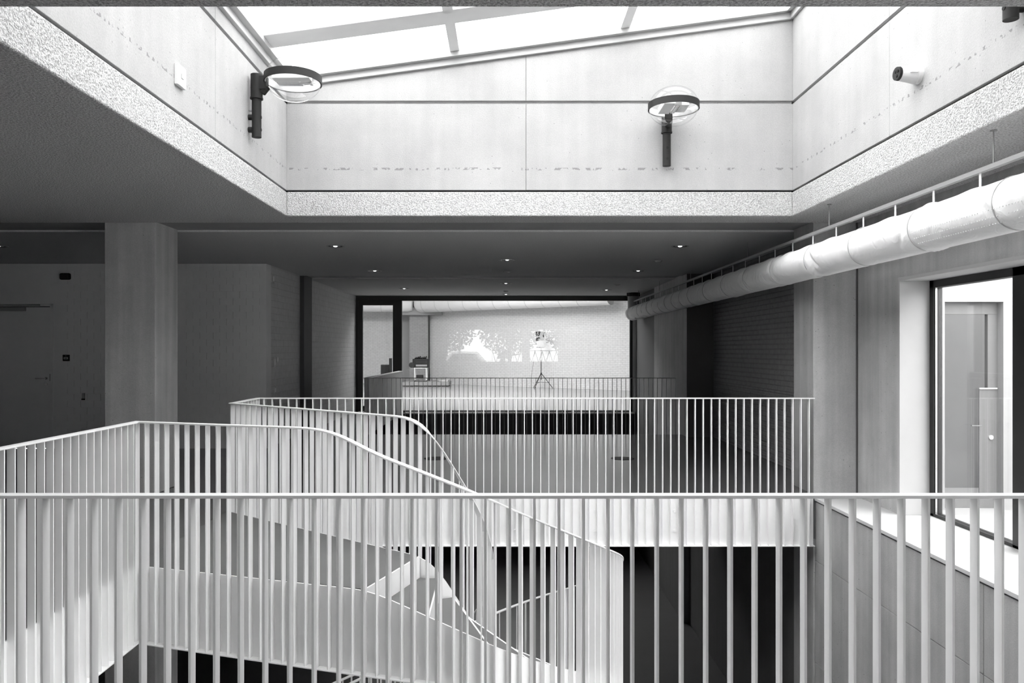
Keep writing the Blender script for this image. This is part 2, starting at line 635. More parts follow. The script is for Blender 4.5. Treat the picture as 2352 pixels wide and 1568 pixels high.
for y0, y1 in ((SY1 - 0.035, SY1 + 0.22), (SY0 - 0.22, SY0 + 0.035)):
    slope_bar(SX0 - 0.2, SX1 + 0.2, y0, y1, 0.0, 0.07).build('kerb', M['kerb'], root, bevel=0.004)
for x0, x1 in ((SX0 - 0.22, SX0 + 0.035), (SX1 - 0.035, SX1 + 0.22)):
    slope_bar(x0, x1, SY0, SY1, 0.0, 0.07).build('kerb', M['kerb'], root, bevel=0.004)
for y0, y1 in ((SY1 - 0.09, SY1 + 0.2), (SY0 - 0.2, SY0 + 0.09)):
    slope_bar(SX0 - 0.2, SX1 + 0.2, y0, y1, 0.07, 0.2).build('edge_frame', M['kerb'], root, bevel=0.004)
for x0, x1 in ((SX0 - 0.2, SX0 + 0.09), (SX1 - 0.09, SX1 + 0.2)):
    slope_bar(x0, x1, SY0, SY1, 0.07, 0.2).build('edge_frame', M['kerb'], root, bevel=0.004)
ribs = [7.30, 6.02, 4.74]
for y in ribs:
    slope_bar(SX0 - 0.02, SX1 + 0.02, y - 0.15, y + 0.15, 0.12, 0.27).build('rib', M['frame_white'], root, bevel=0.006)
xs = [SX0, -0.546, 1.272, SX1]
ysb = [SY0] + sorted(ribs) + [SY1]
for x in xs[1:3]:
    for a, b in zip(ysb[:-1], ysb[1:]):
        slope_bar(x - 0.05, x + 0.05, a + 0.09, b - 0.09, 0.12, 0.2).build('mullion', M['frame_white'], root, bevel=0.004)
for i in range(3):
    for a, b in zip(ysb[:-1], ysb[1:]):
        x0, x1 = xs[i] + 0.07, xs[i + 1] - 0.07
        slope_bar(x0, x1, a + 0.08, b - 0.08, 0.215, 0.227).build('pane', M['glass'], root)
        slope_bar(x0 + 0.05, x1 - 0.05, a + 0.155, a + 0.20, 0.16, 0.213).build('glazing_bead', M['frame_white'], root)
        slope_bar(x0 + 0.05, x1 - 0.05, a + 0.20, a + 0.212, 0.165, 0.213).build('gasket', M['dark'], root)

# ------------------------------------------------------------------ walls
# right wall with the tall window
m = MB()
WY1, WZ1, XR = 7.73, 2.37, 3.99
m.box(XR, 4.32, -3.2, 8.65, WZ1, ZG)
m.box(XR, 4.32, WY1, 8.65, -0.5, WZ1)
m.box(XR, 4.32, -3.2, 1.2, -0.5, WZ1)
struct(m.build('wall_right', M['concrete']), 'grey concrete wall around the tall window on the right')
m = MB()
m.box(XW + 0.03, 4.32, 2.86, 8.65, ZL, -0.066)
vw = struct(m.build('wall_void_right', M['concrete']), 'board marked concrete wall below the window ledge')
for z0, z1 in ((-0.746, -0.085), (-1.9, -0.752), (ZL, -1.906)):
    for y0, y1 in ((2.86, 5.597), (5.603, 8.65)):
        MB().box(XW, XW + 0.03, y0, y1, z0, z1).build('panel', M['concrete'], vw, bevel=0.003)
m = MB()
m.box(3.49, 4.2, 8.65, 9.24, ZL, ZG)
struct(m.build('concrete_column', M['concrete'], bevel=0.008), 'concrete pier at the right end of the landing railing')
struct(MB().box(-4.557, -3.979, 8.65, 9.24, 0, ZC + 0.02).build('concrete_column', M['concrete'], bevel=0.008),
       'square concrete column left of the landing')
struct(MB().box(-4.557, -3.979, 8.65, 9.24, ZL, -0.5).build('concrete_column', M['concrete'], bevel=0.008),
       'lower storey concrete column below the landing')
struct(MB().box(3.972, 3.992, 8.632, 8.652, 0.0, ZC).build('trim_5', M['dim'], bevel=0.006), 'dark mastic joint between the pier and the window wall')
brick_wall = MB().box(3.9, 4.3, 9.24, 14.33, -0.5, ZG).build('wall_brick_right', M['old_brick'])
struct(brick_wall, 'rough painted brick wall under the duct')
struct(MB().box(3.405, 4.3, 14.33, 17.5, -0.5, ZG).build('wall_pier_right', M['concrete']), 'concrete wall by the far railing')
struct(MB().box(3.45, 4.3, 17.5, 20.4, ZL, ZG).build('wall_far_right', M['dim']), 'dark wall panel beside the glazing')
struct(MB().box(3.403, 3.9, 14.31, 14.34, 0, ZC).build('wall_return_right', M['dim']), 'dark return face between brick and concrete')
# lower storey
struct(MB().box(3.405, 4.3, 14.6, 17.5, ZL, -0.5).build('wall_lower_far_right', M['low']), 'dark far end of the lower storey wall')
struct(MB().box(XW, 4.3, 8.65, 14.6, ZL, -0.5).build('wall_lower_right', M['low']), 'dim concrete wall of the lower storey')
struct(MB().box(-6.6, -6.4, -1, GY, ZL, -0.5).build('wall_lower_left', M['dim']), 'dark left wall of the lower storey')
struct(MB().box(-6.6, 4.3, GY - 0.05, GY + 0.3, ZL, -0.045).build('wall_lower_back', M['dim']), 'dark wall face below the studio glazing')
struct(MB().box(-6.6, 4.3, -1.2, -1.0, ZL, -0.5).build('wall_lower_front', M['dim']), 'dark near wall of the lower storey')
# left side
WB = 12.66
DX0, DX1, DZ = -8.62, -7.52, 2.405
m = MB()
m.box(-10, DX0, WB, WB + 0.25, 0, ZG)
m.box(DX1, -3.98, WB, WB + 0.25, 0, ZG)
m.box(DX0, DX1, WB, WB + 0.25, DZ, ZG)
wall_door = struct(m.build('wall_block_front', M['paint_wall']), 'grey painted block wall with the door on the left')
struct(MB().box(-4.3, -3.98, WB + 0.25, R3Y, 0, ZG).build('wall_block_side', M['block_y']), 'painted block wall receding behind the landing')
struct(MB().box(-4.5, -3.90, R3Y, R3Y + 0.6, 0, ZG).build('concrete_column', M['dim']), 'dark column edge in the far left wall')
struct(MB().box(-4.3, -3.98, R3Y + 0.6, GY, 0, ZG).build('wall_passage_left', M['block_y']), 'pale block wall of the passage to the glass door')
struct(MB().box(-10.2, -10, -3.4, WB + 0.3, -0.5, ZG).build('wall_left', M['paint_wall']), 'outer left wall')
# blocks of the front wall, each a little proud of its joint
BW, BH, e = 0.2205, 0.1135, 0.0022
full = MB().box(-BW / 2 + e, BW / 2 - e, -0.0045, 0.01, -BH / 2 + e, BH / 2 - e).mesh('brick', M['paint_wall'])
half = MB().box(-BW / 4 + e, BW / 4 - e, -0.0045, 0.01, -BH / 2 + e, BH / 2 - e).mesh('half_brick', M['paint_wall'])


def block_field(x1, n, z0, rows, r0=0):
    for r in range(rows):
        z = z0 + (r + 0.5) * BH
        odd = (r + r0) % 2
        x = x1
        if odd:
            place('brick', half, wall_door, (x - BW / 4, WB - 0.001, z))
            x -= BW / 2
        for i in range(n - odd):
            place('brick', full, wall_door, (x - BW / 2, WB - 0.001, z))
            x -= BW


block_field(-3.98, 7, 0.0, 27)
block_field(-6.62, 4, 0.0, 27)
# lower courses of the old brick wall
ob = MB().box(-0.006, 0.02, -0.12 + 0.005, 0.12 - 0.005, -0.0375 + 0.005, 0.0375 - 0.005).mesh('old_brick', M['old_brick'])
for r in range(14):
    for i in range(21):
        y = 9.24 + 0.12 + i * 0.24 + (0.12 if r % 2 else 0)
        if y + 0.12 > 14.33:
            continue
        o = place('brick', ob, brick_wall, (3.9 + random.uniform(-0.002, 0.003), y, 0.0375 + r * 0.075))

# rear wall behind the viewpoint, with the window band that mirrors in the glazing
m = MB()
RY = -3.2
m.box(-10, 4.3, RY - 0.25, RY, 2.85, ZG)
m.box(-10, 4.3, RY - 0.25, RY, -0.5, 0.9)
for x0, x1 in ((-10, -3.5), (0.98, 1.32), (3.05, 4.3)):
    m.box(x0, x1, RY - 0.25, RY, 0.9, 2.85)
struct(m.build('wall_rear', M['concrete']), 'rear wall with the window band mirrored in the glazing')
for k, (x0, x1) in enumerate(((-3.5, 0.98), (1.32, 3.05))):
    mb = MB()
    f = 0.06
    mb.box(x0, x1, RY - 0.15, RY - 0.08, 0.9, 0.9 + f)
    mb.box(x0, x1, RY - 0.15, RY - 0.08, 2.85 - f, 2.85)
    mb.box(x0, x0 + f, RY - 0.15, RY - 0.08, 0.9, 2.85)
    mb.box(x1 - f, x1, RY - 0.15, RY - 0.08, 0.9, 2.85)
    if k == 0:
        mb.box(-2.72, -2.60, RY - 0.15, RY - 0.08, 0.9, 2.85)
    wo = struct(mb.build('window_%d' % (k + 2), M['mid']), 'street window band mirrored in the studio glazing')
    MB().box(x0 + f, x1 - f, RY - 0.12, RY - 0.11, 0.9 + f, 2.85 - f).build('pane', M['glass'], wo)

# ------------------------------------------------------------------ window on the right and its ledge
XG = 4.28
mb = MB()
mb.box(XR - 0.012, XG + 0.03, 1.2, WY1 + 0.0, WZ1 - 0.035, WZ1 + 0.0)
struct(mb.build('trim_2', M['cap'], bevel=0.003), 'grey board lining the head of the window')
struct(MB().box(XR - 0.012, XG + 0.03, WY1 - 0.03, WY1 + 0.004, -0.03, WZ1 - 0.035).build('trim_3', M['cap'], bevel=0.003),
       'pale grey board lining the far jamb of the window')
win = MB()
f = 0.075
YW = WY1 - 0.03
win.box(XG, XG + 0.09, 1.2, YW, WZ1 - 0.035 - f, WZ1 - 0.035)
win.box(XG, XG + 0.09, 1.2, YW, -0.03, -0.03 + 0.03)
win.box(XG, XG + 0.09, YW - f, YW, -0.03, WZ1 - 0.035)
win.box(XG, XG + 0.09, 6.16, 6.44, -0.03, WZ1 - 0.035)
win.box(XG, XG + 0.09, 3.4, 3.55, -0.03, WZ1 - 0.035)
win.box(XG, XG + 0.09, 1.2, 1.3, -0.03, WZ1 - 0.035)
winob = struct(win.build('window_1', M['black'], bevel=0.004), 'tall black framed window on the right')
for y0, y1 in ((6.44, YW - f), (3.55, 6.16), (1.3, 3.4)):
    MB().box(XG + 0.04, XG + 0.052, y0, y1, 0.0, WZ1 - 0.035 - f).build('pane', M['glass'], winob)
    MB().box(XG + 0.012, XG + 0.03, y0, y0 + 0.012, 0.0, WZ1 - 0.11).build('glazing_strip', M['chrome'], winob)
    MB().box(XG + 0.012, XG + 0.03, y1 - 0.012, y1, 0.0, WZ1 - 0.11).build('glazing_strip', M['chrome'], winob)
ledge = MB().box(XW - 0.02, XG + 0.05, 2.86, 8.65, -0.085 + 0.02, -0.03)
tag(ledge.build('window_ledge', M['sill'], bevel=0.004), 'white board ledge running along the foot of the tall window', 'ledge')

# courtyard outside that window
struct(MB().box(4.32, 14, -3, 10.4, -0.7, -0.46).build('ground', M['court']), 'pale paving of the small courtyard')
CY = 10.0
DXa, DXb, DZt = 5.76, 6.53, 2.27
m = MB()
m.box(4.32, DXa, CY, CY + 0.3, -0.5, 4.4)
m.box(DXb, 12, CY, CY + 0.3, -0.5, 4.4)
m.box(DXa, DXb, CY, CY + 0.3, DZt, 4.4)
m.box(4.32, 12, CY + 1.6, CY + 1.8, -0.5, 4.4)
struct(m.build('wall_courtyard', M['court']), 'white rendered courtyard wall with a grey door')
struct(MB().box(9.5, 9.8, -3, CY, -0.5, 3.0).build('wall_courtyard_side', M['court']), 'white courtyard side wall')
d = MB()
yd = CY + 0.12
d.box(DXa, DXb, yd, yd + 0.07, DZt - 0.16, DZt)
d.box(DXb - 0.13, DXb, yd, yd + 0.07, -0.46, DZt - 0.16)
d.box(DXa, DXa + 0.012, yd, yd + 0.07, -0.46, DZt - 0.16)
d.box(DXa, DXb, yd, yd + 0.07, -0.46, -0.3)
do = struct(d.build('door_2', M['door_grey'], bevel=0.004), 'grey metal entrance door across the courtyard')
MB().box(DXa + 0.012, DXb - 0.13, yd + 0.03, yd + 0.042, -0.3, DZt - 0.16).build('pane', M['glass'], do)
MB().hexa([(DXa + 0.52, yd - 0.012, -0.46), (DXb, yd - 0.012, -0.46), (DXb, yd, -0.46), (DXa + 0.52, yd, -0.46),
           (DXa + 0.52, yd - 0.012, 1.12), (DXb, yd - 0.012, 1.12), (DXb, yd, 1.12), (DXa + 0.52, yd, 1.12)]).build('kick_panel', M['door_grey'], do)
MB().box(DXa + 0.52, DXb - 0.02, yd - 0.03, yd - 0.01, 1.12, 1.135).build('panel_top', M['steel'], do)
MB().box(DXa + 0.4, DXa + 0.53, yd - 0.05, yd - 0.03, 0.63, 0.645).build('handle', M['chrome'], do)
MB().cyl((DXb - 0.1, yd - 0.03, 0.48), (DXb - 0.1, yd - 0.005, 0.48), 0.03).build('lock_plate', M['cap'], do)
tag(MB().box(DXa + 0.21, DXa + 0.36, CY + 1.57, CY + 1.605, 1.06, 1.36).build('wall_panel_box', M['door_grey']),
    'dark square box seen through the courtyard door', 'box')
struct(MB().box(5.0, 8.0, CY + 0.3, CY + 1.6, -0.6, -0.46).build('floor', M['court']), 'pale floor inside the courtyard door')

# ------------------------------------------------------------------ studio behind the glazing
gl = MB()
FX0, FX1, DXR = -4.0, 3.36, -2.79
gl.box(FX0, FX1, GY, GY + 0.1, 2.94, 3.08)
gl.box(FX1 - 0.07, FX1, GY, GY + 0.1, -0.03, 2.94)
gl.box(FX0, FX0 + 0.08, GY, GY + 0.1, 0, 2.94)
gl.box(DXR - 0.06, DXR + 0.03, GY, GY + 0.1, 0, 2.94)
gl.box(DXR, FX1, GY, GY + 0.1, -0.045, 0.03)
glob = struct(gl.build('window_4', M['black']), 'black framed glass wall of the studio')
MB().box(DXR + 0.03, FX1 - 0.07, GY + 0.045, GY + 0.057, 0.005, 2.94).build('pane', M['glass'], glob)
dr = MB()
a, b = FX0 + 0.08, DXR - 0.06
dr.box(a, a + 0.12, GY + 0.01, GY + 0.08, 0.01, 2.94)
dr.box(b - 0.15, b, GY + 0.01, GY + 0.08, 0.01, 2.94)
dr.box(a + 0.12, b - 0.15, GY + 0.01, GY + 0.08, 2.82, 2.94)
dr.box(a + 0.12, b - 0.15, GY + 0.01, GY + 0.08, 0.01, 0.15)
dro = struct(dr.build('door_1', M['black']), 'black framed glass door into the studio')
MB().box(a + 0.12, b - 0.15, GY + 0.04, GY + 0.052, 0.15, 2.82).build('pane', M['glass'], dro)
struct(MB().box(DXR, FX1 + 0.03, GY - 0.10, GY - 0.002, -0.05, -0.006).build('trim_4', M['steel']), 'thin white metal sill below the glazing')
# shell: high walls, roof with a long rooflight
struct(MB().box(-9, -3.1, 37.5, 37.8, 0, 6).build('wall_studio_back', M['studio_brick']), 'pale brick wall at the back of the studio')
ang = math.atan2(30.5 - 36.3, 4.99 + 2.74)
sl = MB().box(-1.2, 12.5, 0, 0.3, 0, 6).build('wall_studio_slanted', M['studio_brick'])
sl.location = (-2.74, 36.3, 0)
sl.rotation_euler = (0, 0, ang)
struct(sl, 'white painted brick studio wall running at an angle')
struct(MB().box(-9.2, -9, GY, 41, 0, 6).build('wall_studio_left', M['studio_white']), 'left wall of the studio')
struct(MB().box(9, 9.2, GY, 41, 0, 6).build('wall_studio_right', M['studio_white']), 'right wall of the studio')
m = MB()
m.box(-9.2, FX0, GY, GY + 0.2, 0, 6)
m.box(FX1, 9.2, GY, GY + 0.2, 0, 6)
m.box(FX0, FX1, GY, GY + 0.2, 3.08, 6)
struct(m.build('wall_studio_front', M['studio_white']), 'studio side of the glazed wall')
m = MB()
m.box(-9.2, -8.2, GY, 41, 6, 6.2)
m.box(1.5, 9.2, GY, 41, 6, 6.2)
m.box(-8.2, 1.5, GY, 22.5, 6, 6.2)
m.box(-8.2, 1.5, 29.3, 41, 6, 6.2)
struct(m.build('ceiling', M['studio_white']), 'high studio ceiling around its rooflight')
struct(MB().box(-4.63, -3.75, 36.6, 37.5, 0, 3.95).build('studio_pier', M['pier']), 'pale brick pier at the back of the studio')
m = MB()
m.box(-5.2, -3.05, 36.3, 36.6, 3.3, 3.65)
struct(m.build('beam', M['mid']), 'grey lintel over the studio pier')
struct(MB().box(-5.25, -4.63, 37.3, 37.5, 0, 3.4).build('wall_recess', M['mid']), 'grey recess panel left of the studio pier')
struct(MB().box(-3.75, -3.0, 37.3, 37.5, 0, 3.4).build('wall_recess', M['mid']), 'grey recess panel right of the studio pier')


# ------------------------------------------------------------------ railings
def dense(pts, step=0.05):
    out = [pts[0]]
    for a, b in zip(pts[:-1], pts[1:]):
        L = math.hypot(b[0] - a[0], b[1] - a[1])
        n = max(1, int(L / step))
        for i in range(1, n + 1):
            t = i / n
            out.append(tuple(a[k] + (b[k] - a[k]) * t for k in range(len(a))))
    return out


def curve_by(ctrl, d):
    """cubic Hermite through (x, y, d) control points, read at drop d"""
    k = len(ctrl)
    i = 0
    while i < k - 2 and d > ctrl[i + 1][2]:
        i += 1
    p0, p1 = ctrl[i], ctrl[i + 1]

    def tang(j):
        a = ctrl[max(0, j - 1)]
        b = ctrl[min(k - 1, j + 1)]
        h = b[2] - a[2]
        return ((b[0] - a[0]) / h, (b[1] - a[1]) / h)
    h = p1[2] - p0[2]
    t = (d - p0[2]) / h
    m0, m1 = tang(i), tang(i + 1)
    h00, h10 = 2 * t**3 - 3 * t**2 + 1, t**3 - 2 * t**2 + t
    h01, h11 = -2 * t**3 + 3 * t**2, t**3 - t**2
    return tuple(h00 * p0[q] + h10 * h * m0[q] + h01 * p1[q] + h11 * h * m1[q] for q in (0, 1))


def along(pts, spacing, start=0.0):
    """points at equal plan distance: (x, y, extra..., heading)"""
    out = []
    want = start
    s = 0.0
    for a, b in zip(pts[:-1], pts[1:]):
        L = math.hypot(b[0] - a[0], b[1] - a[1])
        if L < 1e-9:
            continue
        h = math.atan2(b[1] - a[1], b[0] - a[0])
        while want <= s + L:
            t = (want - s) / L
            out.append(tuple(a[k] + (b[k] - a[k]) * t for k in range(len(a))) + (h,))
            want += spacing
        s += L
    return out


SP = 0.0915
BD, BT = 0.045, 0.009


def balustrade(name, label, pts, side, mat, spacing=SP, start=0.03, plate=True, bd=BD, bt=BT, rail_w=0.055, lip=True):
    """pts: (x, y, handrail z, plate top z, plate bottom z); side: +1 plate lies to the left of travel, -1 right"""
    root = thing(name, label, 'railing', (pts[0][0], pts[0][1], pts[0][3]))
    off = Vector((-pts[0][0], -pts[0][1], -pts[0][3]))

    def loc(p, z):
        return (p[0] + off.x, p[1] + off.y, z + off.z)
    MB().sweep([loc(p, p[2] - 0.012) for p in pts], rail_w, 0.012).build('handrail', mat, root, smooth=False, bevel=0.002)
    bar = MB().box(-bt / 2, bt / 2, -bd / 2, bd / 2, -1, 0).mesh('baluster', mat)
    for p in along(pts, spacing, start):
        x, y, zh, zt, zb, h = p
        ln = zh - 0.012 - zb
        place('baluster', bar, root, loc((x, y), zh - 0.012), h, (1, 1, ln))
    if plate:
        P = [loc(p, 0) for p in pts]
        MB().plate(P, [p[3] + off.z for p in pts], [p[4] + off.z for p in pts], 0.012, side * (bd / 2 + 0.006)).build('fascia_plate', mat, root)
        if lip:
            MB().sweep([loc(p, p[4] - 0.008) for p in pts], bd + 0.02, 0.008).build('bottom_lip', mat, root)
    return root


FB = -0.56
# near railing
nearp = [(VX0 + 0.03, R1Y, 1.1, 0.0, FB), (3.47, R1Y, 1.1, 0.0, FB)]
balustrade('stair_railing', 'white steel railing nearest the viewer, crossing the whole foreground', nearp, -1, M['steel'])

# left gallery edge, front edge of the landing and outer side of the winding flight
outer = [(-.94, 5.17, 0), (-.2, 4.97, .25), (.08, 5.05, .39), (.47, 5.35, .615), (.78, 5.8, .84), (.93, 6.22, 1.0),
         (.98, 6.6, 1.157), (.93, 7.05, 1.38), (.69, 7.6, 1.67), (.30, 7.87, 1.88), (-.154, 7.95, 2.08),
         (-1.0, 7.98, 2.46), (-2.0, 8.0, 2.9), (-3.5, 8.0, 3.6)]
inner = [(-.63, 6.05, 0), (-.563, 6.08, .083), (-.326, 6.2, .507), (-.265, 6.26, .628), (-.19, 6.35, .82), (-.12, 6.6, 1.217),
         (-.12, 6.8, 1.5), (-.25, 7.0, 1.75), (-.45, 7.05, 1.95), (-.75, 7.06, 2.12), (-1.3, 7.07, 2.4), (-2.2, 7.08, 2.85), (-3.6, 7.08, 3.6)]


def sm(t):
    t = max(0.0, min(1.0, t))
    return t * t * (3 - 2 * t)


P0 = (-.94, 5.17)
A0 = (VX0, 5.76)
outp = [(VX0, R1Y + 0.045, 1.1, 0.0, FB), (VX0, A0[1], 1.1, 0.0, FB)]
L = math.hypot(P0[0] - A0[0], P0[1] - A0[1])
for i in range(1, 41):
    t = i / 40
    s = L * (1 - t)
    outp.append((A0[0] + (P0[0] - A0[0]) * t, A0[1] + (P0[1] - A0[1]) * t, 1.1 - 0.14 * max(0.0, 1 - s / 0.45) ** 2 , 0.0, FB))
dd = 0.0
while dd < 3.45:
    dd += 0.025
    x, y = curve_by(outer, dd)
    outp.append((x, y, 1.1 - 0.14 - dd, -dd, -max(0.56, dd + 0.36)))

def smooth_from(pts, i0, win=0.22, keep=0):
    """average plan position and heights over a short run, so the bent steel has no kinks"""
    S = [0.0]
    for a_, b_ in zip(pts[:-1], pts[1:]):
        S.append(S[-1] + math.hypot(b_[0] - a_[0], b_[1] - a_[1]))
    out = list(pts[:i0])
    for i in range(i0, len(pts)):
        h = min(win, S[i] - S[i0 - 1], S[-1] - S[i])
        acc = [0.0] * 5
        w = 0.0
        for j in range(i0 - 1, len(pts)):
            d_ = abs(S[j] - S[i])
            if d_ <= h:
                q = (1.0 - d_ / (h + 1e-6)) * (0.5 * (S[min(j + 1, len(pts) - 1)] - S[max(j - 1, 0)]) + 1e-6)
                w += q
                for c in range(5):
                    acc[c] += pts[j][c] * q
        out.append(tuple(a_ / w for a_ in acc) if w > 0 and h > 1e-4 else pts[i])
    return out


outp = smooth_from(outp, 3, 0.25)
balustrade('stair_railing', 'white steel railing along the left gallery edge and the outer curve of the stair', outp, 1, M['steel'])

# landing edge across the void, its short return and the inner side of the flight
C0 = (VX0, 7.75)
Q0 = (-.63, 6.05)
inp = [(3.47, R2Y, 1.1, 0.0, FB), (VX0, R2Y, 1.1, 0.0, FB), (VX0, C0[1], 1.1, 0.0, FB)]
L = math.hypot(Q0[0] - C0[0], Q0[1] - C0[1])
for i in range(1, 41):
    t = i / 40
    s = L * (1 - t)
    inp.append((C0[0] + (Q0[0] - C0[0]) * t, C0[1] + (Q0[1] - C0[1]) * t, 1.1 - 0.08 * max(0.0, 1 - s / 0.3) ** 2, 0.0, FB))
dd = 0.0
while dd < 3.45:
    dd += 0.025
    x, y = curve_by(inner, dd)
    inp.append((x, y, 1.1 - 0.08 - dd, -dd, -max(0.56, dd + 0.30)))
inp = smooth_from(inp, 4, 0.2)
rb = balustrade('stair_railing', 'white steel railing across the far landing edge, winding down the inner stair curve', inp, -1, M['steel'], start=0.06)
bolt = MB().cyl((0, 0, 0), (0, -0.012, 0), 0.016, seg=10).mesh('bolt', M['steel'], True)
for i in range(5):
    for z in (-0.18, -0.40):
        place('bolt', bolt, rb, (-2.517 + i * 0.9 - 2.6 + 1.75, 0.022, z))
# far railing around the second stairwell, its shade put into the grey
farp = [(-2.76, R3Y, 1.1, 0.0, -0.02), (3.28, R3Y, 1.1, 0.0, -0.02)]
balustrade('stair_railing', 'thin railing, greyed for shade, in front of the studio glazing', farp, 1, M['rail_grey'], spacing=0.087, plate=False, bd=0.03, bt=0.008, rail_w=0.04)
pr = thing('parapet', 'solid grey parapet leading to the black glass door', 'parapet', (-2.7, R3Y + 0.05, 0))
MB().box(-0.04, 0.04, 0, 4.75, -0.5, 1.085).build('parapet_body', M['cap'], pr)
MB().box(-0.05, 0.05, -0.01, 4.76, 1.085, 1.1).build('parapet_cap', M['steel'], pr)

# ------------------------------------------------------------------ stair: landing and winding steps
def edge_at(pts, i0):
    seq = [p for p in pts[i0:]]

    def f(d):
        for a_, b_ in zip(seq[:-1], seq[1:]):
            if -b_[3] >= d and -b_[3] > -a_[3]:
                t_ = (d + a_[3]) / (a_[3] - b_[3])
                t_ = max(0.0, min(1.0, t_))
                return (a_[0] + (b_[0] - a_[0]) * t_, a_[1] + (b_[1] - a_[1]) * t_)
        return seq[-1][:2]
    return f


outer_at = edge_at(outp, 42 - 2)
inner_at = edge_at(inp, 43 - 2)
st = thing('staircase', 'winding stair with grey treads, white risers and wedge shaped landing', 'staircase', (-1.7, 6.5, -0.5))
so = (1.7, -6.5, 0.5)


def sp(p, z):
    return (p[0] + so[0], p[1] + so[1], z + so[2])


def inset(p, q, k=0.035):
    v = Vector((q[0] - p[0], q[1] - p[1]))
    v.normalize()
    return (p[0] + v.x * k, p[1] + v.y * k)


E0, E1 = outer_at(0.004), inner_at(0.004)
lp = [(VX0 - 0.045, 5.80), (VX0, 5.80), inset(E0, E1, .045), inset(E1, E0, .045), (VX0, 7.71), (VX0 - 0.045, 7.71)]
MB().prism([(x + so[0], y + so[1]) for x, y in lp], -0.16 + 0.5, 0.0 + 0.5).build('landing', M['landing'], st)
MB().prism([(x + so[0], y + so[1]) for x, y in lp], -0.54 + 0.5, -0.17 + 0.5).build('landing_soffit', M['steel'], st)
RH = 0.17
k = 0
while RH * (k + 1) < 3.5:
    d0, d1 = max(0.004, RH * k - 0.035), RH * (k + 1) - 0.035
    n = 6
    o_ = [inset(outer_at(d0 + (d1 - d0) * i / n), inner_at(d0 + (d1 - d0) * i / n), .045) for i in range(n + 1)]
    i_ = [inset(inner_at(d0 + (d1 - d0) * i / n), outer_at(d0 + (d1 - d0) * i / n), .045) for i in range(n + 1)]
    poly = o_ + i_[::-1]
    zt = -RH * (k + 1)
    MB().prism([(x + so[0], y + so[1]) for x, y in poly], zt - 0.03 + so[2], zt + so[2]).build('tread', M['landing'], st)
    # riser stands at the upper rung of this tread
    a, b = o_[0], i_[0]
    v = Vector((b[0] - a[0], b[1] - a[1])).normalized()
    nrm = Vector((v.y, -v.x)) * 0.012
    MB().hexa([sp((a[0] - nrm.x * 0.2, a[1] - nrm.y * 0.2), zt), sp((a[0] + nrm.x, a[1] + nrm.y), zt), sp((b[0] + nrm.x, b[1] + nrm.y), zt), sp((b[0] - nrm.x * 0.2, b[1] - nrm.y * 0.2), zt),
               sp((a[0] - nrm.x * 0.2, a[1] - nrm.y * 0.2), zt + RH), sp((a[0] + nrm.x, a[1] + nrm.y), zt + RH), sp((b[0] + nrm.x, b[1] + nrm.y), zt + RH), sp((b[0] - nrm.x * 0.2, b[1] - nrm.y * 0.2), zt + RH)]).build('riser', M['steel'], st)
    k += 1

# ------------------------------------------------------------------ fabric duct
DXc, DZc, DR = 3.2, 2.557, 0.174
Y0, Y1 = 1.6, 19.3
du = thing('fabric_duct', 'long white fabric air duct hung under a rail along the right wall', 'duct', (DXc, Y0, DZc))
seams = []
y = 5.75
while y > Y0:
    y -= 1.0
y += 1.0
while y < 19.2:
    seams.append(y)
    y += 1.0 if y < 12 else 0.62
straps = [5.14 + 0.56 * i for i in range(-5, 26) if Y0 + 0.1 < 5.14 + 0.56 * i < 19.2]
rnd = random.Random(3)
wr = [(rnd.choice(seams) + rnd.gauss(0, 0.12), rnd.uniform(1.7, 5.0), rnd.uniform(0.07, 0.2), rnd.uniform(-0.016, 0.012), rnd.uniform(-2.2, 2.2)) for _ in range(260)]
mb = MB()
SEG = 56
yy = []
y = Y0
while y < Y1:
    yy.append(y)
    y += 0.02
for j, y in enumerate(yy):
    dsm = min(abs(y - s_) for s_ in seams)
    dst = min(abs(y - s_) for s_ in straps)
    near = [q for q in wr if abs(q[0] - y) < 0.35]
    for i in range(SEG):
        a = 2 * math.pi * i / SEG
        r = DR - 0.007 * math.exp(-(dsm / 0.018) ** 2) + 0.0025 * math.sin(7 * a + 3 * math.sin(1.3 * y)) * math.exp(-dsm / 0.2)
        for yc, ac, wd, am, sk in near:
            da = (a - ac + math.pi) % (2 * math.pi) - math.pi
            u = (y - yc) - sk * da * 0.1
            r += am * math.exp(-(u / wd * 2.4) ** 2 - (da / 0.55) ** 2)
        top = max(0.0, math.sin(a)) ** 6
        z = r * math.sin(a) + top * (0.016 * math.exp(-(dst / 0.1) ** 2) - 0.012)
        mb.v.append((r * math.cos(a), y - Y0, z))
for j in range(len(yy) - 1):
    for i in range(SEG):
        i2 = (i + 1) % SEG
        mb.f.append((j * SEG + i, j * SEG + i2, (j + 1) * SEG + i2, (j + 1) * SEG + i))
mb.f.append(tuple(range(SEG)))
mb.f.append(tuple((len(yy) - 1) * SEG + i for i in reversed(range(SEG))))
mb.build('fabric_tube', M['fabric'], du, smooth=True)
ring_prof = [(DR - 0.0045, -0.003), (DR + 0.0005, -0.003), (DR + 0.0005, 0.003), (DR - 0.0045, 0.003)]
rg = MB()
rg.lathe(ring_prof, seg=SEG, closed=True)
rg.v = [(x, z, y_) for x, y_, z in rg.v]
rgm = rg.mesh('seam_ring', M['seam'], True)
for s_ in seams:
    place('seam_ring', rgm, du, (0, s_ - Y0, 0))
ZR = 2.83 - DZc
MB().box(-0.018, 0.018, 0, Y1 - Y0 - 0.3, ZR, ZR + 0.03).build('suspension_rail', M['rail_grey'], du)
stm = MB().box(-0.002, 0.002, -0.011, 0.011, DR - 0.008, ZR + 0.002).mesh('hanger_strap', M['steel'])
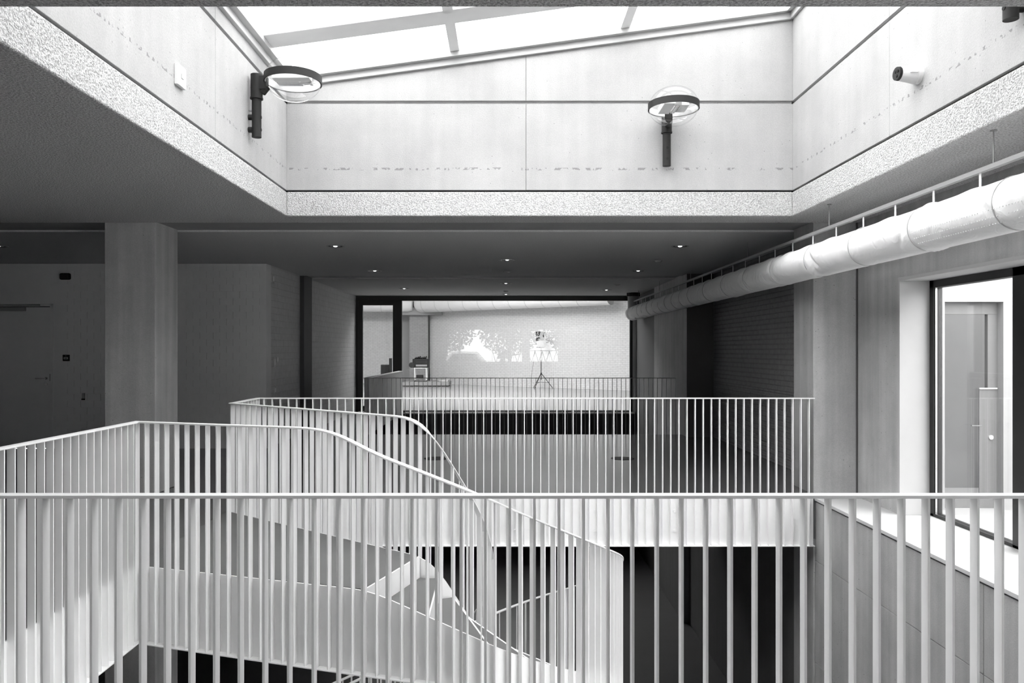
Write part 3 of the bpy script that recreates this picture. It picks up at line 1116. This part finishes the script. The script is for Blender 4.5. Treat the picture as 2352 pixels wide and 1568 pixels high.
for s_ in straps:
    place('hanger_strap', stm, du, (0, s_ - Y0, 0))
rdm = MB().cyl((0, 0, ZR + 0.03), (0, 0, ZC - DZc), 0.005, seg=8).cyl((0, 0, ZC - DZc - 0.006), (0, 0, ZC - DZc), 0.022, seg=12).mesh('suspension_rod', M['rail_grey'], True)
for s_ in (2.4, 5.0, 7.54, 10.1, 13.2, 15.9, 18.4):
    place('suspension_rod', rdm, du, (0, s_ - Y0, 0))
MB().cyl((0, Y1 - Y0 - 0.16, 0.05), (0, Y1 - Y0 - 0.16, ZC - DZc - 0.01), 0.14, seg=32).build('riser_spigot', M['rail_grey'], du, smooth=True)
MB().cyl((0, Y1 - Y0 - 0.16, ZC - DZc - 0.1), (0, Y1 - Y0 - 0.16, ZC - DZc - 0.012), 0.165, seg=32).build('ceiling_collar', M['dark'], du, smooth=True)
dots = MB()
for a in (-2.35, -2.62, -2.9):
    y = 4.2
    while y < 5.7:
        dots.box(math.cos(a) * (DR + 0.001) - 0.0025, math.cos(a) * (DR + 0.001) + 0.0025, y - Y0 - 0.003, y - Y0 + 0.003,
                 math.sin(a) * (DR + 0.001) - 0.0025, math.sin(a) * (DR + 0.001) + 0.0025)
        y += 0.028
do_ = dots.build('perforations', M['steel'], du)
do_['kind'] = 'stuff'


# ------------------------------------------------------------------ globe lamps on the upstands
def globe_lamp(label, loc, rz, tilt=0.0):
    """local frame: post on the z axis, wall behind it at -x, globe out along +x; origin at ring height"""
    t = thing('wall_globe_lamp', label, 'lamp', (loc[0], loc[1], loc[2]), rz, 'globe lamps on the skylight walls')
    post = MB().cyl((0, 0, -0.53), (0, 0, -0.15), 0.043, seg=24).build('post', M['dark'], t, smooth=True)
    for z in (-0.46, -0.345):
        MB().cyl((-0.105, 0, z), (-0.03, 0, z), 0.026, seg=16).build('wall_spacer', M['dark'], t, smooth=True)
        MB().cyl((0.036, 0, z), (0.0445, 0, z), 0.015, seg=14).build('bolt_hole', M['rubber'], post, smooth=True)
    MB().cyl((-0.1, 0, -0.285), (-0.03, 0, -0.285), 0.007, seg=8).build('bolt', M['chrome'], t, smooth=True)
    MB().cyl((0, 0, -0.17), (0, 0, 0.045), 0.054, seg=24).cyl((0, 0, -0.18), (0, 0, -0.165), 0.058, seg=24).build('sleeve', M['dark'], t, smooth=True)
    MB().box(0.0, 0.10, -0.042, 0.042, -0.10, 0.03).cyl((0.05, 0, -0.13), (0.09, 0, -0.06), 0.03, 0.04, seg=14).build('arm', M['dark'], t, bevel=0.008)
    R, H, cx = 0.255, 0.185, 0.335
    ring = MB().lathe([(R - 0.004, -0.034), (R + 0.004, -0.034), (R + 0.004, 0.034), (R - 0.004, 0.034)], (cx, 0, 0), 64, True).build('band', M['dark'], t, smooth=True)
    up = [((R - 0.006) * math.cos(a), 0.012 + H * math.sin(a)) for a in [i * math.pi / 2 / 16 for i in range(17)]]
    dn = [((R - 0.006) * math.cos(a), -0.012 - H * math.sin(a)) for a in [i * math.pi / 2 / 16 for i in range(17)]]
    MB().lathe(up, (cx, 0, 0), 48).build('upper_dome', M['globe'], t, smooth=True)
    MB().lathe(dn, (cx, 0, 0), 48).build('lower_dome', M['globe'], t, smooth=True)
    MB().lathe([(R - 0.0055, -0.0335), (R - 0.012, -0.03), (R - 0.012, 0.03), (R - 0.0055, 0.0335)], (cx, 0, 0), 40).build('reflector', M['frame_white'], t, smooth=True)
    gear = MB().box(cx - 0.16, cx + 0.18, -0.13, -0.015, -0.03, 0.035).build('gear_tray', M['white'], t, bevel=0.006)
    MB().box(cx - 0.17, cx + 0.06, 0.05, 0.15, -0.01, 0.05).build('ballast', M['chrome'], t, bevel=0.006)
    for y in (0.005, 0.03):
        MB().cyl((cx - 0.14, y, -0.02), (cx + 0.16, y, -0.02), 0.011, seg=12).build('lamp_tube', M['white'], t, smooth=True)
    MB().box(cx + 0.15, cx + 0.175, -0.03, 0.045, -0.04, 0.01).build('lamp_holder', M['chrome'], gear)
    return t


globe_lamp('clear globe lamp on a black post on the left skylight wall', (-2.29, 7.0, 4.12), 0.0)
globe_lamp('clear globe lamp on a black post on the back skylight wall', (1.717, 8.135, 4.13), -math.pi / 2)
globe_lamp('globe lamp on the right skylight wall, only its black post end showing', (3.015, 4.55, 4.14), math.pi)

# security camera on the right upstand
t = thing('security_camera', 'white tapered security camera on the right skylight wall', 'camera', (SX1, 5.70, 3.70), 0)
MB().cyl((0, 0, 0), (-0.03, 0, 0), 0.074, seg=32).build('mounting_base', M['white'], t, smooth=True)
MB().cyl((-0.03, 0, 0), (-0.155, -0.01, 0.0), 0.07, 0.05, seg=32).build('housing', M['white'], t, smooth=True)
MB().cyl((-0.155, -0.01, 0), (-0.175, -0.012, 0), 0.051, 0.049, seg=32).build('lens_ring', M['dark'], t, smooth=True)
for dy, dz in ((-0.018, 0.014), (0.012, 0.016), (-0.004, -0.018)):
    MB().cyl((-0.17, -0.012 + dy, dz), (-0.179, -0.012 + dy, dz), 0.011, seg=14).build('lens', M['rubber'], t, smooth=True)
MB().box(-0.1, -0.04, -0.076, -0.055, -0.012, 0.03).build('side_bracket', M['frame_white'], t, bevel=0.006)
t = thing('wall_switch_box', 'small white box on the left skylight wall', 'box', (SX0, 5.5, 3.61))
MB().box(0, 0.028, -0.07, 0.07, -0.075, 0.075).build('housing', M['white'], t, bevel=0.004)
MB().box(0.028, 0.032, -0.018, 0.018, -0.016, 0.016).build('button', M['cap'], t)


# ------------------------------------------------------------------ ceiling fittings
ring_m = MB().lathe([(0.098, -0.004), (0.123, -0.006), (0.125, 0.0), (0.098, 0.0)], seg=40, closed=True).mesh('trim_ring', M['rail_grey'], True)
dish_m = MB().lathe([(0.098, -0.003), (0.08, 0.0), (0.05, 0.004), (0.03, 0.006)], seg=32).mesh('reflector', M['dark'], True)
bulb_m = MB().lathe([(0.03, 0.004), (0.028, -0.006), (0.018, -0.012), (0.001, -0.014)], seg=20).mesh('lamp', M['lamp_on'], True)
lights = [
    (-7.0, 10.5, 'recessed downlight in the ceiling left of the concrete column'),
    (-2.35, 10.5, 'recessed downlight just right of the concrete column, nearest on the left'),
    (2.40, 10.5, 'recessed downlight nearest the white duct, in the front row'),
    (0.02, 12.1, 'recessed downlight in mid ceiling, nearest of the centre row'),
    (-2.37, 13.77, 'recessed downlight above the block wall corner, before the far beam'),
    (2.39, 13.77, 'recessed downlight beside the duct, just before the far beam'),
    (0.0, 16.36, 'recessed downlight just behind the far beam, in the centre row'),
    (-2.37, 17.75, 'recessed downlight above the black glass door'),
    (2.40, 18.2, 'recessed downlight near the duct end by the glazing'),
    (0.0, 19.6, 'recessed downlight closest to the studio glazing'),
]
for x, y, lab in lights:
    t = thing('downlight', lab, 'light', (x, y, ZC - 0.012), 0, 'recessed downlights in the dim ceiling')
    place('trim_ring', ring_m, t, (0, 0, 0))
    place('reflector', dish_m, t, (0, 0, -0.001))
    place('lamp', bulb_m, t, (0, 0, 0))
det_b = MB().lathe([(0.001, -0.03), (0.03, -0.03), (0.05, -0.018), (0.055, 0.0)], seg=28).mesh('housing', M['cap'], True)
det_r = MB().lathe([(0.06, -0.006), (0.07, -0.006), (0.07, 0), (0.06, 0)], seg=28, closed=True).mesh('base_ring', M['mid'], True)
for x, y, lab in ((0.02, 13.92, 'smoke detector in the centre of the ceiling before the far beam'),
                  (0.0, 18.5, 'smoke detector on the ceiling between the last two centre downlights'),
                  (2.44, 12.23, 'small detector on the ceiling between the duct side downlights'),
                  (2.44, 16.7, 'small detector on the far ceiling near the duct')):
    t = thing('smoke_detector', lab, 'detector', (x, y, ZC - 0.012), 0, 'ceiling smoke detectors')
    place('housing', det_b, t, (0, 0, 0))
    place('base_ring', det_r, t, (0, 0, 0))

cov_r = MB().lathe([(0.155, 0.0), (0.155, 0.003), (0.172, 0.003), (0.172, 0.0)], seg=40, closed=True).mesh('cover_ring', M['dark'], True)
cov_l = MB().lathe([(0.001, 0.0025), (0.152, 0.0025), (0.152, 0.0)], seg=40).mesh('cover_lid', M['landing'], True)
for x, lab in ((-1.06, 'round access cover in the floor, left, seen through the curved handrail'),
               (1.76, 'round access cover in the floor, right, towards the duct wall')):
    t = thing('floor_cover', lab, 'cover', (x, 11.5, 0), 0, 'round access covers in the landing floor')
    place('cover_ring', cov_r, t, (0, 0, 0))
    place('cover_lid', cov_l, t, (0, 0, 0))

# ------------------------------------------------------------------ door and fittings on the block wall
dm = MB()
dm.box(DX0, DX0 + 0.06, WB - 0.012, WB + 0.1, 0, DZ)
dm.box(DX1 - 0.05, DX1, WB - 0.012, WB + 0.1, 0, DZ)
dm.box(DX0, DX1, WB - 0.012, WB + 0.1, DZ - 0.045, DZ)
d3 = struct(dm.build('door_3', M['paint_wall'], bevel=0.003), 'grey flush door in the block wall at the left edge')
leaf = MB().box(DX0 + 0.063, DX1 - 0.053, WB + 0.004, WB + 0.05, 0.006, DZ - 0.056).build('door_leaf', M['paint_wall'], d3, bevel=0.003)
MB().box(DX0 + 0.06, DX1 - 0.05, WB + 0.03, WB + 0.06, DZ - 0.057, DZ - 0.043).build('door_gap', M['rubber'], d3)
MB().cyl((DX1 - 0.12, WB + 0.004, 1.165), (DX1 - 0.12, WB - 0.05, 1.165), 0.01, seg=12).box(DX1 - 0.27, DX1 - 0.108, WB - 0.06, WB - 0.042, 1.157, 1.174).build('handle', M['chrome'], leaf, bevel=0.003)
MB().cyl((DX1 - 0.12, WB + 0.004, 1.165), (DX1 - 0.12, WB - 0.006, 1.165), 0.024, seg=20).build('handle_rose', M['chrome'], leaf, smooth=True)
MB().cyl((DX1 - 0.12, WB + 0.004, 1.065), (DX1 - 0.12, WB - 0.006, 1.065), 0.022, seg=20).build('keyhole_rose', M['chrome'], leaf, smooth=True)
MB().box(DX1 - 0.052, DX1 - 0.047, WB - 0.016, WB, 1.12, 1.24).build('strike', M['dark'], d3)
MB().box(DX0 + 0.1, -7.97, WB - 0.05, WB + 0.004, DZ - 0.125, DZ - 0.06).build('door_closer', M['mid'], leaf, bevel=0.004)
MB().box(DX0 + 0.1, -7.73, WB - 0.03, WB - 0.012, DZ - 0.035, DZ - 0.01).build('closer_rail', M['mid'], d3, bevel=0.003)
em = thing('emergency_lamp', 'black rounded emergency lamp high on the block wall', 'lamp', (-7.305, WB, 2.855))
MB().box(-0.09, 0.09, -0.06, 0, -0.055, 0.055).build('housing', M['rubber'], em, bevel=0.025)
MB().box(-0.065, 0.065, -0.066, -0.058, -0.035, 0.035).build('lens', M['black'], em, bevel=0.003)
cr = thing('card_reader', 'small black card reader beside the grey door', 'reader', (-7.3, WB, 1.505))
MB().box(-0.057, 0.057, -0.02, 0, -0.053, 0.053).build('housing', M['black'], cr, bevel=0.006)
MB().box(-0.036, 0.036, -0.023, -0.019, -0.022, 0.012).build('display', M['cap'], cr)
MB().cyl((0, -0.019, 0.034), (0, -0.023, 0.034), 0.006, seg=10).build('led', M['cap'], cr)
MB().box(-0.022, 0.022, -0.0245, -0.022, -0.012, 0.0).build('display_bar', M['black'], cr)
ds = thing('door_holder', 'small grey and black door magnet low on the block wall', 'magnet', (-7.01, WB, 0.86))
MB().box(-0.02, 0.02, -0.03, 0, -0.03, 0.06).build('body', M['mid'], ds, bevel=0.004)
MB().box(-0.024, 0.02, -0.04, 0, -0.052, -0.03).build('foot', M['rubber'], ds, bevel=0.003)
# fittings on the receding block wall
for nm, lab, y, z, hy, hz, g in (('alarm_sounder', 'small grey box high at the block wall corner', 12.98, 2.85, 0.06, 0.07, 'cap'),
                                 ('light_switch', 'tall white switch plate on the receding block wall', 13.06, 1.43, 0.045, 0.085, 'sill'),
                                 ('thermostat', 'square white thermostat next to the tall switch plate', 13.22, 1.47, 0.05, 0.045, 'sill'),
                                 ('power_socket', 'low double socket on the receding block wall', 13.08, 0.95, 0.05, 0.06, 'cap')):
    t = thing(nm, lab, 'fitting', (-3.98, y, z))
    MB().box(0, 0.022, -hy, hy, -hz, hz).build('housing', M[g], t, bevel=0.004)
    MB().box(0.022, 0.026, -hy * 0.55, hy * 0.55, -hz * 0.6, hz * 0.6).build('rocker', M['white'], t, bevel=0.002)

# ------------------------------------------------------------------ studio contents
# softbox on a light stand
sx, sy = 1.5, 32.5
t = thing('studio_light', 'softbox on a tripod light stand inside the studio', 'studio light', (sx, sy, 0))
MB().cyl((0, 0, 0.35), (0, 0, 1.2), 0.016, seg=10).build('lower_pole', M['black'], t, smooth=True)
MB().cyl((0, 0, 1.15), (0, 0, 1.95), 0.011, seg=10).build('upper_pole', M['dark'], t, smooth=True)
MB().cyl((0, 0, 1.13), (0, 0, 1.21), 0.024, seg=12).build('clamp', M['black'], t, smooth=True)
MB().cyl((0, 0, 0.58), (0, 0, 0.66), 0.03, seg=12).build('hub', M['black'], t, smooth=True)
for a in (0.05, 2.2, 4.1):
    c, s_ = math.cos(a), math.sin(a)
    MB().cyl((0.02 * c, 0.02 * s_, 0.62), (0.5 * c, 0.5 * s_, 0.012), 0.013, seg=8).build('leg', M['black'], t, smooth=True)
    MB().cyl((0, 0, 0.26), (0.33 * c, 0.33 * s_, 0.23), 0.007, seg=8).build('brace', M['dark'], t, smooth=True)
mb = MB().hexa([(-0.22, -0.2, 1.72), (0.12, -0.2, 1.72), (0.06, 0.15, 1.9), (-0.1, 0.15, 1.9),
                (-0.24, -0.16, 2.42), (0.14, -0.16, 2.42), (0.06, 0.15, 2.2), (-0.1, 0.15, 2.2)])
mb.build('softbox', M['dark'], t, bevel=0.01)
MB().hexa([(0.12, -0.2, 1.72), (0.24, -0.1, 1.8), (0.18, 0.12, 1.9), (0.06, 0.15, 1.9),
           (0.14, -0.16, 2.42), (0.22, -0.08, 2.3), (0.18, 0.12, 2.2), (0.06, 0.15, 2.2)]).build('softbox_side', M['mid'], t, bevel=0.01)
MB().box(-0.215, 0.115, -0.215, -0.19, 1.76, 2.03).build('diffuser', M['rail_grey'], t)
MB().cyl((-0.24, 0.1, 1.75), (-0.42, 0.1, 0.4), 0.006, seg=6).build('cable', M['dark'], t)
# machine on a trolley, on a low platform
pf = thing('platform', 'low grey platform in the studio under the trolley', 'platform', (-3.6, 34.0, 0))
MB().box(-1.05, 1.05, 0, 1.6, 0.04, 0.2).build('deck', M['mid'], pf, bevel=0.01)
MB().box(-1.0, 1.0, 0.05, 1.55, 0, 0.04).build('plinth', M['dim'], pf)
MB().box(0.6, 1.0, 0.3, 1.2, 0.2, 0.28).build('folded_blanket', M['cap'], pf, bevel=0.02)
t = thing('trolley', 'white metal trolley standing on the studio platform', 'trolley', (-3.86, 34.6, 0.2))
for x in (-0.26, 0.26):
    for y in (-0.2, 0.2):
        MB().box(x - 0.018, x + 0.018, y - 0.018, y + 0.018, 0.06, 0.62).build('leg', M['white'], t)
        MB().cyl((x - 0.012, y, 0.03), (x + 0.012, y, 0.03), 0.03, seg=12).build('castor', M['black'], t, smooth=True)
MB().box(-0.29, 0.29, -0.23, 0.23, 0.6, 0.63).build('top_shelf', M['white'], t)
MB().box(-0.26, 0.26, -0.2, 0.2, 0.12, 0.14).build('lower_shelf', M['mid'], t)
MB().box(-0.2, 0.1, -0.15, 0.15, 0.14, 0.3).build('storage_bin', M['dark'], t, bevel=0.01)
t = thing('flight_case', 'dark equipment case strapped on top of the studio trolley', 'case', (-3.86, 34.6, 0.83))
MB().box(-0.36, 0.36, -0.22, 0.22, 0, 0.4).build('case_body', M['dark'], t, bevel=0.03)
MB().box(-0.2, 0.3, -0.235, -0.21, 0.06, 0.14).build('control_panel', M['mid'], t)
MB().box(-0.2, 0.3, -0.235, -0.21, 0.2, 0.3).build('vent_panel', M['black'], t)
for i in range(6):
    MB().cyl((-0.24 + i * 0.09, -0.05, 0.4), (-0.21 + i * 0.09, 0.1, 0.46 + 0.02 * (i % 3)), 0.05, 0.03, seg=10).build('cable_coil', M['black'], t, smooth=True)
MB().cyl((-0.40, -0.24, 0.12), (-0.40, 0.22, 0.12), 0.12, seg=20).build('side_roll', M['black'], t, smooth=True)
t = thing('loudspeaker', 'black box standing behind the studio door', 'speaker', (-5.62, 35.6, 0))
MB().box(-0.2, 0.2, -0.2, 0.2, 0, 0.95).build('cabinet', M['black'], t, bevel=0.02)
MB().box(-0.16, 0.16, -0.215, -0.195, 0.3, 0.9).build('grille', M['dark'], t)
tag(MB().box(-5.4, -5.28, 35.2, 35.35, 0, 1.25).build('folded_screen', M['dark'], bevel=0.01), 'dark folded screen beside the black box in the studio', 'screen')
# ducts along the back of the studio
ex = Vector((math.cos(ang), math.sin(ang), 0))
nx = Vector((math.sin(ang), -math.cos(ang), 0))
p0 = Vector((-2.74, 36.3, 3.83)) + nx * 0.75 + ex * (-1.3)
t = thing('studio_duct', 'large white round duct along the slanted studio wall', 'duct', tuple(p0), ang)
Ls, Rs = 10.5, 0.42
prof = [(0.001, 0), (Rs * 0.6, 0.02), (Rs * 0.9, 0.12), (Rs, 0.3), (Rs, Ls)]
dm = MB().lathe(prof, seg=36)
dm.v = [(z, x, y_) for x, y_, z in dm.v]
dm.build('duct_tube', M['fabric'], t, smooth=True)
rr = MB().lathe([(Rs - 0.01, -0.008), (Rs + 0.006, -0.008), (Rs + 0.006, 0.008), (Rs - 0.01, 0.008)], seg=36, closed=True)
rr.v = [(z, x, y_) for x, y_, z in rr.v]
rrm = rr.mesh('duct_seam', M['cap'], True)
for i in range(11):
    place('duct_seam', rrm, t, (0.6 + i * 0.85, 0, 0))
MB().cyl((0.3, 0, 0.38), (0.3, 0, 2.1), 0.02, seg=8).cyl((8, 0, 0.38), (8, 0, 2.1), 0.02, seg=8).build('hanger', M['rail_grey'], t)
t = thing('studio_duct', 'grey white duct across the left end of the studio', 'duct', (-8.95, 36.25, 3.80))
dm = MB().lathe([(0.36, 0), (0.36, 4.35), (0.30, 4.5), (0.001, 4.52)], seg=32)
dm.v = [(z, x, y_) for x, y_, z in dm.v]
dm.build('duct_tube', M['white'], t, smooth=True)
for i in range(5):
    place('duct_seam', rrm, t, (0.5 + i * 0.85, 0, 0), 0, (1, 0.36 / 0.42, 0.36 / 0.42))
MB().cyl((1, 0, 0.33), (1, 0, 2.15), 0.02, seg=8).build('hanger', M['rail_grey'], t)

# ------------------------------------------------------------------ what the glazing mirrors: the photographer and the street
def person():
    me = bpy.data.meshes.new('person')
    J = {
        'pelvis': (0, 0, 0.95, .15), 'waist': (0, 0, 1.12, .135), 'chest': (0, .01, 1.34, .155), 'neck0': (0, .01, 1.48, .075),
        'neck': (0, .0, 1.53, .06), 'head0': (0, .02, 1.60, .075), 'head1': (0, .01, 1.68, .092), 'head2': (0, 0, 1.755, .07),
        'shL': (-.19, 0, 1.42, .075), 'elL': (-.25, .05, 1.16, .05), 'wrL': (-.13, .28, 1.22, .035), 'haL': (-.09, .36, 1.26, .035),
        'shR': (.19, 0, 1.42, .075), 'elR': (.25, .05, 1.16, .05), 'wrR': (.13, .28, 1.24, .035), 'haR': (.09, .36, 1.28, .035),
        'hiL': (-.1, 0, .88, .105), 'knL': (-.11, .02, .5, .07), 'anL': (-.12, -.02, .09, .045), 'toL': (-.13, .13, .035, .035),
        'hiR': (.1, 0, .88, .105), 'knR': (.11, .02, .5, .07), 'anR': (.12, -.02, .09, .045), 'toR': (.13, .13, .035, .035),
    }
    for sgn, s in ((-1, 'L'), (1, 'R')):
        hx, hy, hz, _ = J['ha' + s]
        for k, (dx, ln) in enumerate(((-.024, .055), (-.008, .065), (.008, .06), (.024, .048))):
            J['f%s%d' % (s, k)] = (hx + dx, hy + .035 + ln * .5, hz + .005, .009)
            J['g%s%d' % (s, k)] = (hx + dx, hy + .03 + ln, hz - .02, .008)
        J['t%s' % s] = (hx - sgn * .035, hy + .015, hz + .02, .010)
        J['u%s' % s] = (hx - sgn * .045, hy + .045, hz + .025, .009)
    E = [('pelvis', 'waist'), ('waist', 'chest'), ('chest', 'neck0'), ('neck0', 'neck'), ('neck', 'head0'), ('head0', 'head1'), ('head1', 'head2')]
    for s in 'LR':
        E += [('chest', 'sh' + s), ('sh' + s, 'el' + s), ('el' + s, 'wr' + s), ('wr' + s, 'ha' + s),
              ('pelvis', 'hi' + s), ('hi' + s, 'kn' + s), ('kn' + s, 'an' + s), ('an' + s, 'to' + s),
              ('ha' + s, 't' + s), ('t' + s, 'u' + s)]
        for k in range(4):
            E += [('ha' + s, 'f%s%d' % (s, k)), ('f%s%d' % (s, k), 'g%s%d' % (s, k))]
    names = list(J)
    me.from_pydata([J[n][:3] for n in names], [(names.index(a), names.index(b)) for a, b in E], [])
    o = bpy.data.objects.new('person', me)
    col.objects.link(o)
    sk = o.modifiers.new('skin', 'SKIN')
    if not me.skin_vertices:
        bpy.context.view_layer.objects.active = o
        me.attributes.new('skin', 'FLOAT', 'POINT')
    for i, n in enumerate(names):
        sv = me.skin_vertices[0].data[i]
        r = J[n][3]
        sv.radius = (r, r)
        sv.use_root = (n == 'pelvis')
    sb = o.modifiers.new('subdivision', 'SUBSURF')
    sb.levels = sb.render_levels = 2
    me.materials.append(M['cloth'])
    return o


try:
    po = person()
    po.location = (-0.17, -0.75, 0)
    tag(po, 'person in dark clothes behind a camera, mirrored in the studio glazing', 'person')
    hd = MB().lathe([(0.001, 0.115), (0.05, 0.105), (0.085, 0.06), (0.095, 0.0), (0.088, -0.04), (0.07, -0.06)], (0, -0.01, 1.70), 20).build('hair', M['dark'], po, smooth=True)
    MB().lathe([(0.001, 0.1), (0.05, 0.09), (0.078, 0.04), (0.082, 0), (0.07, -0.06), (0.045, -0.11), (0.001, -0.125)], (0, 0.025, 1.675), 20).build('face', M['skin'], po, smooth=True)
except Exception as ex_:
    print('person skipped', ex_)

struct(MB().box(-30, 30, -40, RY - 0.25, -0.7, -0.3).build('ground', M['bounce_paving']), 'street outside the rear windows')


def tree(label, x, y, h, seed):
    r = random.Random(seed)
    t = thing('street_tree', label, 'tree', (x, y, -0.3))
    MB().cyl((0, 0, 0), (0.1, 0, h * 0.55), 0.16, 0.09, seg=10).cyl((0.1, 0, h * .5), (0.9, .3, h * .8), .08, .03, seg=8).cyl((0.1, 0, h * .5), (-0.9, -.2, h * .8), .08, .03, seg=8).build('trunk', M['bark'], t, smooth=True)
    mb = MB()
    for i in range(2800):
        u = Vector((r.gauss(0, 1), r.gauss(0, 1), r.gauss(0, 1))).normalized() * (r.random() ** 0.4)
        c = Vector((u.x * 2.05, u.y * 1.5, h * 0.585 + u.z * h * 0.31))
        a = Vector((r.gauss(0, 1), r.gauss(0, 1), r.gauss(0, 1))).normalized()
        b = a.orthogonal().normalized()
        s_ = r.uniform(.08, .16)
        n = len(mb.v)
        mb.v += [tuple(c - a * s_), tuple(c + b * s_ * .5), tuple(c + a * s_), tuple(c - b * s_ * .5)]
        mb.f.append((n, n + 1, n + 2, n + 3))
    me = bpy.data.meshes.new('crown')
    me.from_pydata(mb.v, [], mb.f)
    me.materials.append(M['leaf'])
    cr_ = bpy.data.objects.new('crown', me)
    col.objects.link(cr_)
    cr_.parent = t
    cr_['kind'] = 'stuff'


tree('leafy street tree mirrored at the left of the glazing', -4.0, -9.5, 5.6, 1)
tree('leafy street tree mirrored in the middle of the glazing', 0.2, -9.2, 5.4, 2)
tree('leafy street tree mirrored by the softbox', 4.4, -9.5, 5.8, 4)
v = thing('parked_van', 'white van with rounded roof mirrored in the studio glazing', 'van', (-2.3, -6.6, -0.3))
MB().hexa([(-1.9, -.8, .35), (2.0, -.8, .35), (2.0, .8, .35), (-1.9, .8, .35), (-1.9, -.8, 1.15), (2.0, -.8, 1.05), (2.0, .8, 1.05), (-1.9, .8, 1.15)]).build('body', M['white'], v, bevel=0.1)
MB().hexa([(-1.5, -.74, 1.12), (1.2, -.74, 1.08), (1.2, .74, 1.08), (-1.5, .74, 1.12), (-1.1, -.62, 1.85), (.5, -.62, 1.85), (.5, .62, 1.85), (-1.1, .62, 1.85)]).build('cabin', M['white'], v, bevel=0.12)
MB().hexa([(-1.3, .70, 1.2), (.85, .72, 1.2), (.85, .74, 1.2), (-1.3, .735, 1.2), (-1.0, .62, 1.7), (.4, .62, 1.7), (.4, .66, 1.7), (-1.0, .66, 1.7)]).build('side_window', M['black'], v)
for x in (-1.2, 1.3):
    for y in (-.75, .65):
        MB().cyl((x, y, .33), (x, y + .12, .33), .33, seg=24).build('wheel', M['rubber'], v, smooth=True)
fz = thing('lattice_fence', 'zigzag metal fence mirrored in the studio glazing', 'fence', (0, -4.4, -0.3))
MB().box(-.8, 3.4, -.015, .015, 1.86, 1.9).build('top_bar', M['dark'], fz)
MB().box(-.8, 3.4, -.015, .015, 1.15, 1.18).build('bottom_bar', M['dark'], fz)
for i in range(10):
    x0 = -.8 + i * .42
    MB().cyl((x0, 0, 1.86), (x0 + .21, 0, 1.18), .022, seg=6).cyl((x0 + .21, 0, 1.18), (x0 + .42, 0, 1.86), .022, seg=6).build('zigzag', M['dark'], fz)
    MB().box(x0 - .01, x0 + .01, -.012, .012, 0, 1.9).build('post', M['dark'], fz)
